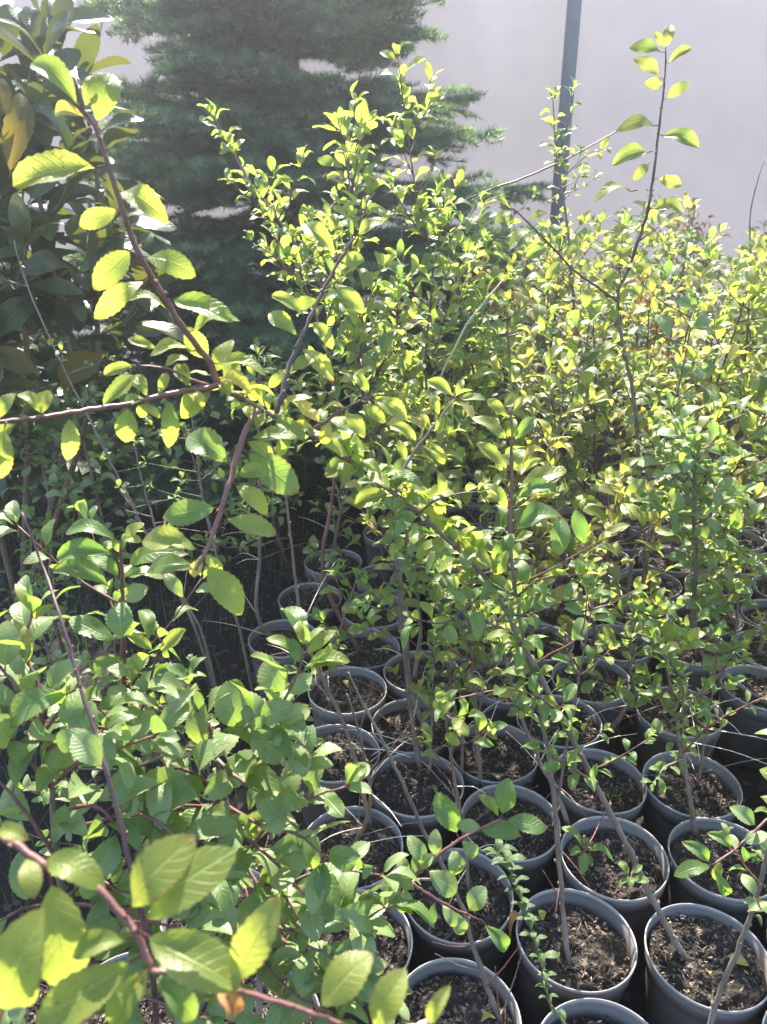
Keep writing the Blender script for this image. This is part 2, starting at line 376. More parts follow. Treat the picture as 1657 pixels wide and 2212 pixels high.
class Plant:
    def __init__(self, name, label, cat, base, group=None, join=False, seed=0):
        self.base = V(base); self.join = join; self.r = random.Random(seed)
        self.root = thing(name, label, cat, base, group)
        self.buf = {}; self.n = 0; self.lines = []
        self.blo = {}
    def stem(self, pts, r0, r1, bark='grey_bark', name='stem', sides=7, n=5, power=1.0, raw=False):
        P = pts if raw else smooth_pts(pts, n)
        if self.join and name != 'stem':
            vs, fs = tube(P, r0, r1, 4, 0, self.base, power)
            B = self.blo.setdefault(bark, ([], [])); o = len(B[0]); B[0].extend(vs); B[1].extend([tuple(i + o for i in f) for f in fs]); return P
        if len(P) > 5 and not raw:
            P = [P[0]] + [p + V((self.r.uniform(-1, 1), self.r.uniform(-1, 1), self.r.uniform(-1, 1))) * (0.32 * (r0 + (r1 - r0) * i / len(P))) for i, p in enumerate(P[1:-1])] + [P[-1]]
        vs, fs = tube(P, r0, r1, sides, 0.16, self.base, power)
        acc = 0.0; nxt = .02
        for i in range(1, len(P)):                                # buds and old leaf scars
            sg = P[i] - P[i - 1]; acc += sg.length
            if acc > nxt and sg.length > 1e-5:
                acc = 0.0; nxt = self.r.uniform(.012, .035); d = sg.normalized(); rr = r0 + (r1 - r0) * i / len(P); a = self.r.uniform(0, 6.28)
                x = d.orthogonal().normalized(); o_ = (x * math.cos(a) + d.cross(x) * math.sin(a)); y = d.cross(o_); c = P[i] + o_ * rr * 1.0 - self.base; b = len(vs); bl = max(rr * 1.3, .0016); bw = max(rr * .55, .0008)
                vs += [c - d * bl * .7, c + o_ * bw * 1.5 + d * bl * .2, c + y * bw, c - o_ * bw * .8, c - y * bw, c + d * bl * 1.25 + o_ * bw]
                for k in range(4): fs += [(b, b + 1 + (k + 1) % 4, b + 1 + k), (b + 5, b + 1 + k, b + 1 + (k + 1) % 4)]
        self.lines += P
        link(name, mesh_from(name, vs, fs, M[bark]), self.root); return P
    def leaf(self, p, d, n, length, style, wide=1.0):
        self.n += 1
        rot = frame(d, n)
        if self.join or self.n > 290:
            vs, uv, fs = self.r.choice((RAW if self.join else RAWH)[style])
            A = np.array(rot) * length; A[:, 0] *= wide
            q = vs @ A.T + np.array(p - self.base)
            self.buf.setdefault(style, []).append((q, uv, fs)); return
        me = self.r.choice(LEAF[style])
        o = bpy.data.objects.new('leaf', me); COL.objects.link(o); o.parent = self.root
        m = rot.to_4x4(); m.translation = p - self.base
        o.matrix_basis = m @ Matrix.Diagonal((length * wide, length, length, 1))
    def px_leaf(self, bx, by, tx, ty, z, face=0.6, style='lime', wide=1.0, dz=0.0):
        """a leaf whose stalk and tip are known"""
        p, q = at(bx, by, z), at(tx, ty, z + dz)
        if self.lines:
            m = min(self.lines, key=lambda s_: (s_ - p).length_squared)
            if (m - p).length < .032: p = m.copy()
        d = q - p; tocam = (CAMP - p).normalized()
        up = (V((0, 0.15, 1)) + V((self.r.uniform(-.25, .25), self.r.uniform(-.15, .15), 0)))
        self.leaf(p, d, up.lerp(tocam, face), d.length * 1.04, style, wide)
    def leaves_along(self, P, spacing, length, style, start=0.0, droop=0.15, spread=1.0, two=0.0, size_fall=0.25, tip=True, upb=0.55):
        acc = 0.0; phi = self.r.uniform(0, 6.28); tot = sum((P[i + 1] - P[i]).length for i in range(len(P) - 1)); run = 0.0
        for i in range(len(P) - 1):
            seg = P[i + 1] - P[i]; l = seg.length
            if l < 1e-6: continue
            d = seg / l; acc += l; run += l
            while acc > spacing:
                acc -= spacing * self.r.uniform(0.8, 1.2)
                t = run / tot
                if t < start: continue
                for k in range(2 if self.r.random() < two else 1):
                    phi += 2.4 + self.r.uniform(-0.4, 0.4)
                    self.one_leaf(P[i].lerp(P[i + 1], self.r.random()), d, phi, length * self.r.uniform(0.7, 1.12) * (1 - size_fall * abs(t - 0.5)), style, droop, spread, upb)
        if tip:
            d = (P[-1] - P[-2]).normalized()
            for k in range(3): self.one_leaf(P[-1], d, phi + k * 2.1, length * self.r.uniform(0.45, 0.75), style, -0.1, 0.5, upb)
    def one_leaf(self, p, axis, phi, length, style, droop=0.15, spread=1.0, upb=0.55):
        ref = V((0, 0, 1)) if abs(axis.z) < 0.9 else V((1, 0, 0))
        x = axis.cross(ref).normalized(); y = axis.cross(x)
        out = x * math.cos(phi) + y * math.sin(phi)
        if out.z < -0.3: out.z *= 0.35
        d = (axis * self.r.uniform(0.35, 0.8) + out * spread).normalized()
        d.z -= droop * self.r.uniform(0.2, 1.6); d.normalize()
        n = V((self.r.uniform(-.5, .5), self.r.uniform(-1.0, .5), 1.0)).lerp(axis, 0.25)
        if isinstance(style, (list, tuple)): style = self.r.choice(style)
        self.leaf(p, d, n, length, style, self.r.uniform(0.85, 1.1))
    def rosette(self, p, axis, n, length, style, droop=0.2):
        ph = self.r.uniform(0, 6.28)
        for k in range(n):
            self.one_leaf(p + axis * (0.003 * k), axis, ph + k * 2.4, length * self.r.uniform(0.55, 1.1), style, droop, 1.1)
    def finish(self):
        for style, items in self.buf.items():
            vs, uv, fs, o = [], [], [], 0
            for q, u, f in items:
                vs.append(q); uv.append(u); fs.extend([tuple(i + o for i in t) for t in f]); o += len(q)
            me = mesh_from('foliage', np.vstack(vs), fs, LEAF[style][0].materials[0], np.vstack(uv))
            b = link('foliage', me, self.root); b['kind'] = 'stuff'
        for bark, (vs, fs) in self.blo.items():
            b = link('branches', mesh_from('branches', vs, fs, M[bark]), self.root); b['kind'] = 'stuff'

# ------------------------------------------------------------------ setting: ground, sheeting wall, post
g = 14
gx = np.linspace(-9, 9, 46); gy = np.linspace(-4, 14, 46)
gv = [(x, y, 0.012 * math.sin(3 * x + 1.3 * y) * math.sin(2.3 * y - x) - 0.012) for y in gy for x in gx]
gf = [(j * 46 + i, j * 46 + i + 1, (j + 1) * 46 + i + 1, (j + 1) * 46 + i) for j in range(45) for i in range(45)]
gv += [(-400, -400, -0.06), (400, -400, -0.06), (400, 400, -0.06), (-400, 400, -0.06)]
gf += [(len(gv) - 4, len(gv) - 3, len(gv) - 2, len(gv) - 1)]
o = link('ground', mesh_from('ground', gv, gf, M['ground'])); o['kind'] = 'structure'

WALL_Y = 5.9
wx = np.linspace(-7, 7, 90); wz = np.linspace(0, 3.3, 16)
wv = [(x, WALL_Y + 0.020 * math.sin(2.1 * x + 0.4) + 0.010 * math.sin(6.5 * x + z * 1.2) * math.sin(1.3 * z + x), z) for z in wz for x in wx]
wf = [(j * 90 + i, j * 90 + i + 1, (j + 1) * 90 + i + 1, (j + 1) * 90 + i) for j in range(15) for i in range(89)]
wall = thing('sheeting_wall', 'tall plain white sheeting wall closing off the plot behind the fir', 'wall', (0, WALL_Y, 0))
o = link('sheet', mesh_from('sheet', [(x, y - WALL_Y, z) for x, y, z in wv], wf, M['sheet']), wall)
vs, fs = tube([V((-7, 0.06, 3.3)), V((0, 0.06, 3.3)), V((7, 0.06, 3.3))], 0.03, 0.03, 10); link('top_rail', mesh_from('top_rail', vs, fs, M['steel']), wall)

pt = at(1207, 420, 5.25); 
post = thing('steel_post', 'blue-grey round steel post standing in front of the white sheeting', 'post', (pt.x, pt.y, 0))
vs, fs = tube([V((0, 0, -0.1)), V((0, 0, 1.6)), V((0, 0, 3.6))], 0.047, 0.045, 16); link('pole', mesh_from('pole', vs, fs, M['steel']), post)
vs, fs = tube([V((0, 0, 0)), V((0, 0, 0.03)), V((0, 0, 0.05))], 0.09, 0.06, 16); link('base_plate', mesh_from('base_plate', vs, fs, M['steel']), post)
b = at(198, 150, 4.9); b2 = at(222, 40, 4.9); d = (b2 - b) / (b2.z - b.z)
vs, fs = tube([b - d * (b.z + 0.05), b, b2, b2 + d * 0.25], 0.010, 0.008, 8, 0.12)
o = link('bamboo_cane', mesh_from('bamboo_cane', vs, fs, M['cane'])); tag(o, 'slender yellow bamboo cane stuck upright beside the fir', 'cane')

# ------------------------------------------------------------------ pots
POT_R, POT_H, SOIL_Z = 0.1035, 0.20, 0.172
meas = dict(A=(.349, .955), C=(.444, 1.139), D=(.655, 1.10), E=(.253, 1.215), F=(.464, 1.335), G=(.670, 1.315), H=(.740, 1.56), I=(.265, 1.436),
            J=(.145, 1.04), Q=(-.176, 2.40), R=(-.236, 2.142), S=(-.293, 1.90), T=(-.027, 2.06), M=(.082, 1.535), N=(.058, 1.29), B=(.560, .895),
            K=(.115, .80), U=(-.075, 1.66), W=(-.105, 1.41), X=(-.03, 1.16), Y=(-.06, 1.86), Z=(.33, .745))
pos = [list(p) for p in meas.values()]; keys = list(meas); fixed = len(pos)
for j in range(-3, 21):
    for i in range(-8, 16):
        x = 0.349 + i * 0.213 + j * 0.106 - (j // 2) * 0.213 + rnd.uniform(-.012, .012); y = 0.955 + j * 0.186 - i * 0.012 + rnd.uniform(-.012, .012)
        if y < 0.5 or y > 4.5: continue
        left = -0.68 if y < 1.0 else (-0.12 if y < 1.75 else (-0.36 if y < 2.55 else 0.02 + 0.10 * (y - 2.5)))
        right = 0.52 * (y + 0.6) + 0.25
        if x < left or x > right: continue
        if all((x - p[0]) ** 2 + (y - p[1]) ** 2 > 0.186 ** 2 for p in pos): pos.append([x, y])
for it in range(60):
    for a in range(len(pos)):
        for b_ in range(a + 1, len(pos)):
            dx, dy = pos[b_][0] - pos[a][0], pos[b_][1] - pos[a][1]; d2 = dx * dx + dy * dy
            if d2 < 0.2105 ** 2 and d2 > 1e-9:
                d_ = math.sqrt(d2); push = (0.2105 - d_) * 0.5
                wa, wb = (0.5 if a < fixed else 1), (0.5 if b_ < fixed else 1); k = 2 / (wa + wb)
                pos[a][0] -= dx / d_ * push * wa * k; pos[a][1] -= dy / d_ * push * wa * k
                pos[b_][0] += dx / d_ * push * wb * k; pos[b_][1] += dy / d_ * push * wb * k

def lathe(prof, seg=56):
    vs, fs = [], []
    for i, (r, z) in enumerate(prof):
        for k in range(seg):
            a = 2 * math.pi * k / seg; vs.append((r * math.cos(a), r * math.sin(a), z))
        if i:
            for k in range(seg):
                k2 = (k + 1) % seg; fs.append(((i - 1) * seg + k, (i - 1) * seg + k2, i * seg + k2, i * seg + k))
    return vs, fs
rb = 0.078
body_prof = [(0.0, 0.004), (rb - 0.006, 0.004), (rb - 0.001, 0.0), (rb, 0.004), (0.0865, 0.07), (0.0945, 0.150), (0.0950, 0.158), (0.0985, 0.160), (0.1010, 0.192),
             (0.0988, 0.1925), (0.0962, 0.162), (0.0900, 0.120), (0.080, 0.02), (0.0, 0.012)]
bv, bf = lathe(body_prof); body_me = mesh_from('pot_body', bv, bf, M['plastic'])
rim_prof = [(0.0990, 0.1930), (0.1018, 0.1915), (0.1026, 0.1945), (0.1026, 0.1985), (0.1016, 0.2000), (0.1004, 0.1998), (0.0994, 0.1980), (0.0990, 0.1935), (0.0990, 0.1930)]
rv, rf = lathe(rim_prof); rim_me = mesh_from('pot_rim', rv, rf, simple('sunlit_rim_plastic', (0.25, 0.232, 0.225), 0.25, 0.0, 0.25, 30))  # same pot plastic, its colour lightened for sun highlights along the rim
def soil_mesh(seed):
    r = random.Random(seed); R0 = 0.0965
    vs, fs = [(0, 0, 0.004)], []
    rings, seg = 26, 64
    waves = [(r.uniform(40, 260), r.uniform(0, 6.28), r.uniform(0, 6.28)) for _ in range(26)]
    clods = [(r.uniform(-.085, .085), r.uniform(-.085, .085), r.uniform(.004, .013), r.uniform(.002, .008)) for _ in range(150)]
    for i in range(1, rings + 1):
        rad = R0 * i / rings
        for k in range(seg):
            a = 2 * math.pi * (k + 0.5 * (i % 2)) / seg; x, y = rad * math.cos(a), rad * math.sin(a)
            z = sum(math.sin(f * (x * math.cos(b) + y * math.sin(b)) + c) / (f * 0.9) for f, b, c in waves) * 0.06
            for cx, cy, cr, ch in clods:
                q = ((x - cx) ** 2 + (y - cy) ** 2) / (cr * cr)
                if q < 1: z += ch * (1 - q) ** 0.7
            z += r.uniform(-0.0012, 0.0018)
            if i == rings: z = -0.01
            vs.append((x, y, z + 0.002))
        if i == 1:
            for k in range(seg): fs.append((0, 1 + k, 1 + (k + 1) % seg))
        else:
            b0, b1 = 1 + (i - 2) * seg, 1 + (i - 1) * seg
            for k in range(seg):
                k2 = (k + 1) % seg; fs.append((b0 + k, b1 + k, b1 + k2, b0 + k2))
    fm = [0] * len(fs)
    for c in range(340):                                        # bark chips, fibres and grit lying on the soil
        a = r.uniform(0, 6.28); rad = R0 * 0.95 * math.sqrt(r.random()); p = V((rad * math.cos(a), rad * math.sin(a), r.uniform(0.003, 0.011)))
        kind = r.random()
        lx, ly, lz = (r.uniform(.004, .010), r.uniform(.0006, .0012), .0006) if kind < 0.45 else (r.uniform(.0015, .005), r.uniform(.001, .003), r.uniform(.0006, .0018))
        rot = Euler((r.uniform(-.5, .5), r.uniform(-.5, .5), r.uniform(0, 6.28))).to_matrix()
        o = len(vs)
        for sx, sy, sz in ((-1, -1, -1), (1, -.7, -1), (.8, 1, -1), (-.9, .8, -1), (-.8, -.6, 1), (.9, -.5, 1), (.7, .6, 1), (-.7, .7, 1)):
            vs.append(p + rot @ V((sx * lx, sy * ly, sz * lz)))
        fs += [(o + 4, o + 5, o + 6, o + 7), (o, o + 1, o + 5, o + 4), (o + 1, o + 2, o + 6, o + 5), (o + 2, o + 3, o + 7, o + 6), (o + 3, o, o + 4, o + 7)]; fm += [1] * 5
    return mesh_from('soil', vs, fs, [M['soil'], M['chips']], None, False, fm)
SOILS = [soil_mesh(40 + i) for i in range(6)]

POT_LABEL = dict(
    A='grey plastic pot with one thin upright stem, below the pot of three spread leaves',
    B='grey plastic pot from whose soil the thick arching stem leans out',
    C='grey plastic pot crossed by the arching stem, a small leaf tuft hanging over it',
    D='grey plastic pot behind the drooping four-leaf twig, touching the arching stem pot',
    E='grey plastic pot holding an orange-brown fallen leaf under the serrated bright twig',
    F='grey plastic pot with grass sprouts in its soil beneath a hanging leaf cluster',
    G='grey plastic pot with a forked stem and pale sticks lying over its front rim',
    H='grey plastic pot with a torn pale leaf and orange crumbs on its soil',
    I='grey plastic pot with a tan fallen leaf resting on its back rim',
    J='grey plastic pot largely shaded by the red twig of big leaves',
    K='grey plastic pot with crossed dry twigs, under the blurred upright leaf',
    M='grey plastic pot in which two bare stems stand, next to the tan leaf pot',
    N='sunlit grey plastic pot of dry crumbly soil crossed by a long bare stem',
    Q='shaded grey pot farthest back beside the dark grass, white label on its soil',
    R='shaded grey pot between the dark grass edge and the farthest shaded pot',
    S='shaded grey pot at the grass edge with a forked bare stem',
    T='half shaded grey pot behind the pots of bare stems, sprig over its rim',
    U='grey plastic pot with deep shaded wall left of two bare stems',
    W='grey plastic pot half covered by the round-leaved bush, leaning bare stem in it',
    X='grey plastic pot of black soil tucked under the round-leaved bush',
    Y='grey pot with a sunlit tuft of soil behind the upright pale twig tip',
    Z='grey plastic pot cut by the lower edge, thin green weed growing from it')
POTS = {}
SHORT = dict(A='thin-stem pot', B='arching-stem pot', C='pot with the low leaf tuft', D='drooping-twig pot', E='orange-leaf pot', F='grass-sprout pot', G='forked-stem pot', H='torn-leaf pot', I='tan-leaf pot', J='red-twig pot', K='crossed-twig pot',
             M='two-stem pot', N='sunlit crumbly pot', Q='farthest shaded pot', R='middle shaded pot', S='shaded forked-stem pot', T='half shaded pot', U='deep-walled pot', W='bush-covered pot', X='black-soil pot', Y='sunlit-tuft pot', Z='green-weed pot')
seen_lab = {}
def near_label(x, y):
    i = min(range(fixed), key=lambda k: (pos[k][0] - x) ** 2 + (pos[k][1] - y) ** 2); dx, dy = x - pos[i][0], y - pos[i][1]; d = math.hypot(dx, dy)
    side = ('behind' if dy > 0 else 'in front of') if abs(dy) > 1.6 * abs(dx) else ('on the outer side of' if dx > 0 else 'on the inner side of') if abs(dx) > 1.6 * abs(dy) else (('diagonally behind' if dy > 0 else 'diagonally in front of') + (' and outward of' if dx > 0 else ' and inward of'))
    far = 'grey plastic pot ' if d < .3 else 'grey plastic pot two rows ' if d < .5 else 'grey plastic pot several rows '
    return far + side + ' the ' + SHORT[keys[i]]
def pot(x, y, label, group):
    p = thing('plant_pot', label, 'plant pot', (x, y, 0), group)
    link('pot_body', body_me, p); link('rim', rim_me, p)
    s = link('soil', rnd.choice(SOILS), p, (0, 0, SOIL_Z + rnd.uniform(-.010, .006))); s.rotation_euler.z = rnd.uniform(0, 6.28)
    p.rotation_euler = (R(rnd.uniform(-1.6, 1.6)), R(rnd.uniform(-1.6, 1.6)), rnd.uniform(0, 6.28)); e_ = rnd.uniform(-.018, .018); p.scale = (1 + e_, 1 - e_, rnd.uniform(.97, 1.02))
    return p
for i, (x, y) in enumerate(pos):
    if i < fixed: lab = POT_LABEL[keys[i]]
    elif y < 1.05 and x < 0.05: lab = 'grey plastic pot buried beneath the round-leaved foreground bush'
    elif y > 3.25: continue
    elif y > 2.2: lab = 'grey plastic pot lost among leafy saplings of the back rows'
    else: lab = near_label(x, y)
    POTS[i] = (x, y); pot(x, y, lab, 'grey plant pots set out in rows')
PK = {k: pos[i] for i, k in enumerate(keys)}
def base_of(k, dx=0.0, dy=0.0): return V((PK[k][0] + dx, PK[k][1] + dy, SOIL_Z - 0.005))
def zc_of(p): return p.y * cP - (p.z - CAM_Z) * sP
taken = set()
def ground_z(p): return p
SAP = 'young plum saplings in pots'

def px_line(base, rows):
    e = zc_of(V(base)) - rows[0][2]; n = len(rows)          # keep the foot of the stem straight above its root
    e = max(-.12, min(.12, e)) if abs(e) > .02 else e
    return [V(base)] + [at(r[0], r[1], r[2] + e * max(0, 1 - (k + .5) / n) * .9) for k, r in enumerate(rows)]
def soil_at(px, py):
    d = at(px, py, 1.0) - CAMP; p = CAMP + d * ((SOIL_Z - .005 - CAM_Z) / d.z); return p

# ------------------------------------------------------------------ the arching sapling
taken.add('B')
bs = soil_at(1490, 2088)
h = Plant('plum_sapling', 'long arching plum sapling whose big yellow-green leaved tip reaches toward the fir', 'sapling', bs, SAP, seed=11)
zb = zc_of(bs)
st = px_line(bs, [(1440, 2000, 1.29), (1385, 1890, 1.27), (1347, 1812, 1.26), (1299, 1719, 1.25), (1220, 1562, 1.22), (1130, 1393, 1.18), (1098, 1330, 1.16), (1043, 1240, 1.13), (988, 1185, 1.11),
                  (903, 1105, 1.07), (821, 1045, 1.03), (736, 985, 0.99), (665, 935, 0.96), (566, 885, 0.92), (475, 830, 0.88), (455, 785, 0.87), (390, 700, 0.84), (345, 625, 0.82), (300, 550, 0.80),
                  (268, 465, 0.785), (245, 390, 0.775), (218, 310, 0.765), (204, 272, 0.76), (182, 240, 0.755)])
hs = h.stem(st, 0.0056, 0.0010, 'grey_bark', 'stem', 8, 5, 0.85)
# the younger half is reddish: a separate shoot part laid over the end of the stem
i0 = int(len(hs) * 0.60)
sh = h.stem([p for p in hs[i0:]], 0.0039, 0.0019, 'red_bark', 'shoot', 8, raw=True)
for a in [
    (178, 245, 72, 138, .755, .55, 'lime', .8), (213, 277, 233, 155, .76, 1, 'lime', 1.15), (182, 238, 203, 163, .757, .5, 'lime', .8), (177, 258, 116, 243, .755, .7, 'yellow', 1),
    (215, 352, 38, 402, .765, .45, 'lime', 1), (252, 402, 352, 470, .77, .6, 'lime', 1.05), (250, 448, 176, 488, .775, .85, 'lime', 1.15), (290, 540, 203, 617, .79, .9, 'lime', 1.15),
    (310, 551, 413, 587, .80, .6, 'lime', 1), (320, 602, 209, 686, .81, .7, 'lime', .8), (368, 668, 280, 648, .83, .25, 'lime', .9), (368, 634, 497, 692, .82, .55, 'lime', .9),
    (423, 713, 507, 680, .85, .5, 'lime', .9), (435, 805, 403, 712, .86, 1, 'lime', 1.15), (345, 755, 278, 733, .85, .6, 'lime', .9), (425, 772, 325, 762, .86, .35, 'lime', .9),
    (462, 778, 570, 797, .87, .4, 'lime', .8), (478, 818, 540, 852, .87, .6, 'yellow', 1), (404, 842, 398, 786, .86, .9, 'lime', .9), (433, 836, 395, 900, .87, .7, 'lime', .9),
    (560, 893, 550, 822, .91, 1, 'yellow', 1.2), (510, 862, 478, 815, .89, .7, 'yellow', 1), (565, 890, 505, 880, .91, .5, 'lime', .9),
    (600, 900, 655, 948, .93, .6, 'lime', 1), (640, 920, 605, 985, .95, .8, 'lime', 1)]:
    h.px_leaf(*a)
# side shoot towards the edge of the place
b1 = h.stem([at(*p) for p in [(472, 832, .88), (400, 845, .86), (300, 868, .83), (190, 886, .80), (100, 900, .775), (30, 908, .76), (-70, 922, .74)]], 0.0034, 0.002, 'red_bark', 'branch')
b2_ = h.stem([at(*p) for p in [(450, 832, .875), (400, 815, .86), (360, 796, .85), (298, 789, .84)]], 0.0022, 0.0010, 'red_bark', 'branch')
for a in [(98, 893, 42, 846, .775, .6, 'lime', .9), (80, 890, 107, 845, .78, .8, 'lime', 1), (300, 790, 228, 808, .84, .6, 'lime', .9), (195, 872, 295, 818, .82, .6, 'lime', .85),
          (318, 832, 362, 806, .845, .75, 'lime', 1), (268, 873, 268, 952, .825, 1, 'lime', 1.5), (365, 868, 370, 962, .85, 1, 'lime', .9), (145, 905, 152, 990, .79, 1, 'lime', 1),
          (300, 866, 345, 900, .84, .6, 'lime', 1), (320, 862, 290, 810, .84, .7, 'lime', 1), (42, 908, -40, 965, .765, .75, 'lime', 1), (18, 945, -8, 1032, .76, 1, 'lime', 1.1),
          (-30, 880, 32, 852, .755, .6, 'lime', 1), (350, 795, 402, 770, .85, .5, 'lime', 1), (395, 850, 410, 890, .86, .8, 'lime', 1.1), (420, 842, 380, 790, .865, .8, 'lime', 1),
          (320, 868, 300, 900, .84, .9, 'lime', 1.2), (415, 850, 440, 880, .86, .8, 'yellow', 1.1), (255, 880, 318, 862, .84, .5, 'lime', 1)]:
    h.px_leaf(*a)
b3 = h.stem([at(*p) for p in [(556, 885, .92), (530, 935, .90), (505, 1010, .88), (485, 1080, .86), (465, 1140, .845), (440, 1200, .83), (424, 1232, .825)]], 0.0040, 0.0019, 'red_bark', 'branch')
for a in [(508, 1008, 405, 938, .88, .7, 'green', 1.1), (530, 947, 638, 942, .9, .4, 'lime', .9), (508, 1028, 580, 1020, .88, .75, 'lime', 1.2), (462, 1088, 358, 1120, .86, .75, 'green', 1.1),
          (512, 1050, 575, 1107, .875, .65, 'lime', 1), (492, 1120, 594, 1150, .86, .6, 'lime', 1), (440, 1195, 308, 1166, .835, .55, 'lime', .9), (450, 1212, 524, 1320, .83, .85, 'lime', .95),
          (432, 1200, 415, 1245, .83, .9, 'yellow', 1.2), (408, 1216, 322, 1226, .83, .6, 'green', 1), (455, 1195, 470, 1240, .84, .8, 'lime', 1.3), (520, 960, 590, 990, .9, .6, 'lime', 1), (540, 985, 640, 1060, .91, .8, 'green', 1.1)]:
    h.px_leaf(*a)
b4 = h.stem([at(*p) for p in [(598, 890, .94), (612, 840, .95), (625, 790, .96), (650, 730, .97), (682, 660, .99), (718, 590, 1.0), (747, 540, 1.01), (766, 513, 1.015)]], 0.0034, 0.0016, 'dark_bark', 'branch')
for a in [(766, 512, 822, 474, 1.02, .6, 'lime', 1), (762, 518, 742, 472, 1.02, .5, 'green', .8), (722, 552, 655, 486, 1.01, .7, 'lime', .9), (750, 575, 786, 562, 1.0, .8, 'lime', 1.3), (725, 602, 785, 672, 1.0, .7, 'lime', .9),
          (684, 632, 638, 660, .99, .8, 'lime', 1.1), (650, 728, 580, 678, .97, .6, 'lime', .9), (682, 690, 720, 746, .98, .8, 'lime', 1), (628, 800, 680, 768, .96, .6, 'lime', 1), (628, 795, 582, 835, .96, .7, 'lime', .8),
          (662, 758, 718, 820, .97, .75, 'lime', .8), (618, 858, 674, 898, .95, .5, 'yellow', .9), (655, 880, 675, 925, .95, .8, 'yellow', 1), (640, 690, 590, 640, .98, .4, 'lime', .9), (700, 650, 745, 640, .99, .5, 'green', 1)]:
    h.px_leaf(*a)
b5 = h.stem([at(*p) for p in [(668, 935, .96), (700, 912, .95), (740, 885, .945), (800, 856, .94)]], 0.0026, 0.0012, 'red_bark', 'branch')
for a in [(802, 858, 877, 905, .94, .6, 'lime', 1), (800, 856, 768, 808, .94, .7, 'lime', .9), (760, 880, 698, 886, .95, .4, 'yellow', .8), (812, 868, 850, 885, .94, .7, 'lime', 1.2), (775, 872, 832, 910, .945, .7, 'lime', 1),
          (740, 890, 790, 940, .95, .7, 'lime', 1), (720, 905, 700, 960, .955, .8, 'yellow', 1), (690, 915, 660, 880, .955, .5, 'yellow', 1)]: h.px_leaf(*a)
b6 = h.stem([at(*p) for p in [(855, 1062, 1.05), (880, 1000, 1.05), (930, 930, 1.04), (985, 860, 1.03)]], 0.0028, 0.0013, 'grey_bark', 'branch')
for a in [(985, 860, 1047, 862, 1.03, .5, 'lime', .9), (983, 862, 925, 824, 1.03, .5, 'lime', .9), (985, 858, 1000, 820, 1.03, .8, 'lime', 1), (960, 890, 945, 935, 1.035, .8, 'lime', 1), (912, 955, 845, 918, 1.045, .6, 'lime', .9),
          (922, 945, 960, 1000, 1.045, .7, 'lime', .9), (877, 1000, 862, 952, 1.05, .7, 'lime', .9), (905, 965, 965, 990, 1.04, .5, 'lime', 1), (955, 895, 930, 855, 1.035, .7, 'lime', .9)]: h.px_leaf(*a)
b7 = h.stem([at(*p) for p in [(905, 1108, 1.07), (935, 1085, 1.06), (975, 1070, 1.05), (1030, 1062, 1.04)]], 0.002, 0.001, 'dark_bark', 'branch'); h.leaves_along(b7, 0.017, 0.045, 'lime')
b8 = h.stem([at(*p) for p in [(1098, 1330, 1.16), (1150, 1325, 1.13), (1215, 1300, 1.10)]], 0.002, 0.001, 'dark_bark', 'branch'); h.leaves_along(b8, 0.018, 0.05, 'green')
b9 = h.stem([at(*p) for p in [(1060, 1270, 1.14), (1010, 1310, 1.10), (960, 1345, 1.08), (905, 1340, 1.06)]], 0.002, 0.001, 'dark_bark', 'branch'); h.leaves_along(b9, 0.018, 0.05, ['green', 'lime'])
b10 = h.stem([at(*p) for p in [(1200, 1530, 1.21), (1150, 1500, 1.18), (1080, 1490, 1.16), (980, 1510, 1.15)]], 0.0018, 0.0009, 'red_bark', 'branch'); h.leaves_along(b10, 0.03, 0.042, ['green', 'lime'], spread=.7)
b11 = h.stem([at(*p) for p in [(1275, 1665, 1.24), (1330, 1640, 1.22), (1395, 1600, 1.2)]], 0.0018, 0.0009, 'red_bark', 'branch'); h.leaves_along(b11, 0.014, 0.030, 'green')
b12 = h.stem([at(*p) for p in [(1285, 1690, 1.24), (1220, 1650, 1.2), (1165, 1620, 1.18)]], 0.0018, 0.0009, 'red_bark', 'branch'); h.leaves_along(b12, 0.010, 0.040, 'green')
for i in range(int(len(hs) * .20), int(len(hs) * .64)):
    t = i / len(hs)
    if h.r.random() < (0.95 if t > .33 else 0.45):
        ax = V((h.r.uniform(-1, 1), h.r.uniform(-.8, .4), h.r.uniform(.1, 1.0))).normalized()
        h.rosette(hs[i] + ax * .004, ax, h.r.randint(3, 5) if t < .5 else 2, (0.056 if t < .5 else .045) if t > .3 else .040, ['green', 'lime'] if t < .42 else ['lime', 'lime', 'green'], 0.35)
for a in [(1210, 1712 - 40, 1.24), (1272, 1840, 1.265), (1360, 1920, 1.27)]: pass
# small leaf tufts low on the stem
for px, py, z, n in [(1262, 1842, 1.20, 5), (1362, 1898, 1.24, 4)]:
    q = at(px, py, z); h.rosette(q, V((-.2, -.3, .8)).normalized(), n + 1, 0.042, 'green', .3)
    near = min(hs, key=lambda s_: (s_ - q).length); h.stem([near, near.lerp(q, .5) + V((0, 0, -.004)), q], 0.0013, 0.0007, 'red_bark', 'twig', 5)
h.finish()

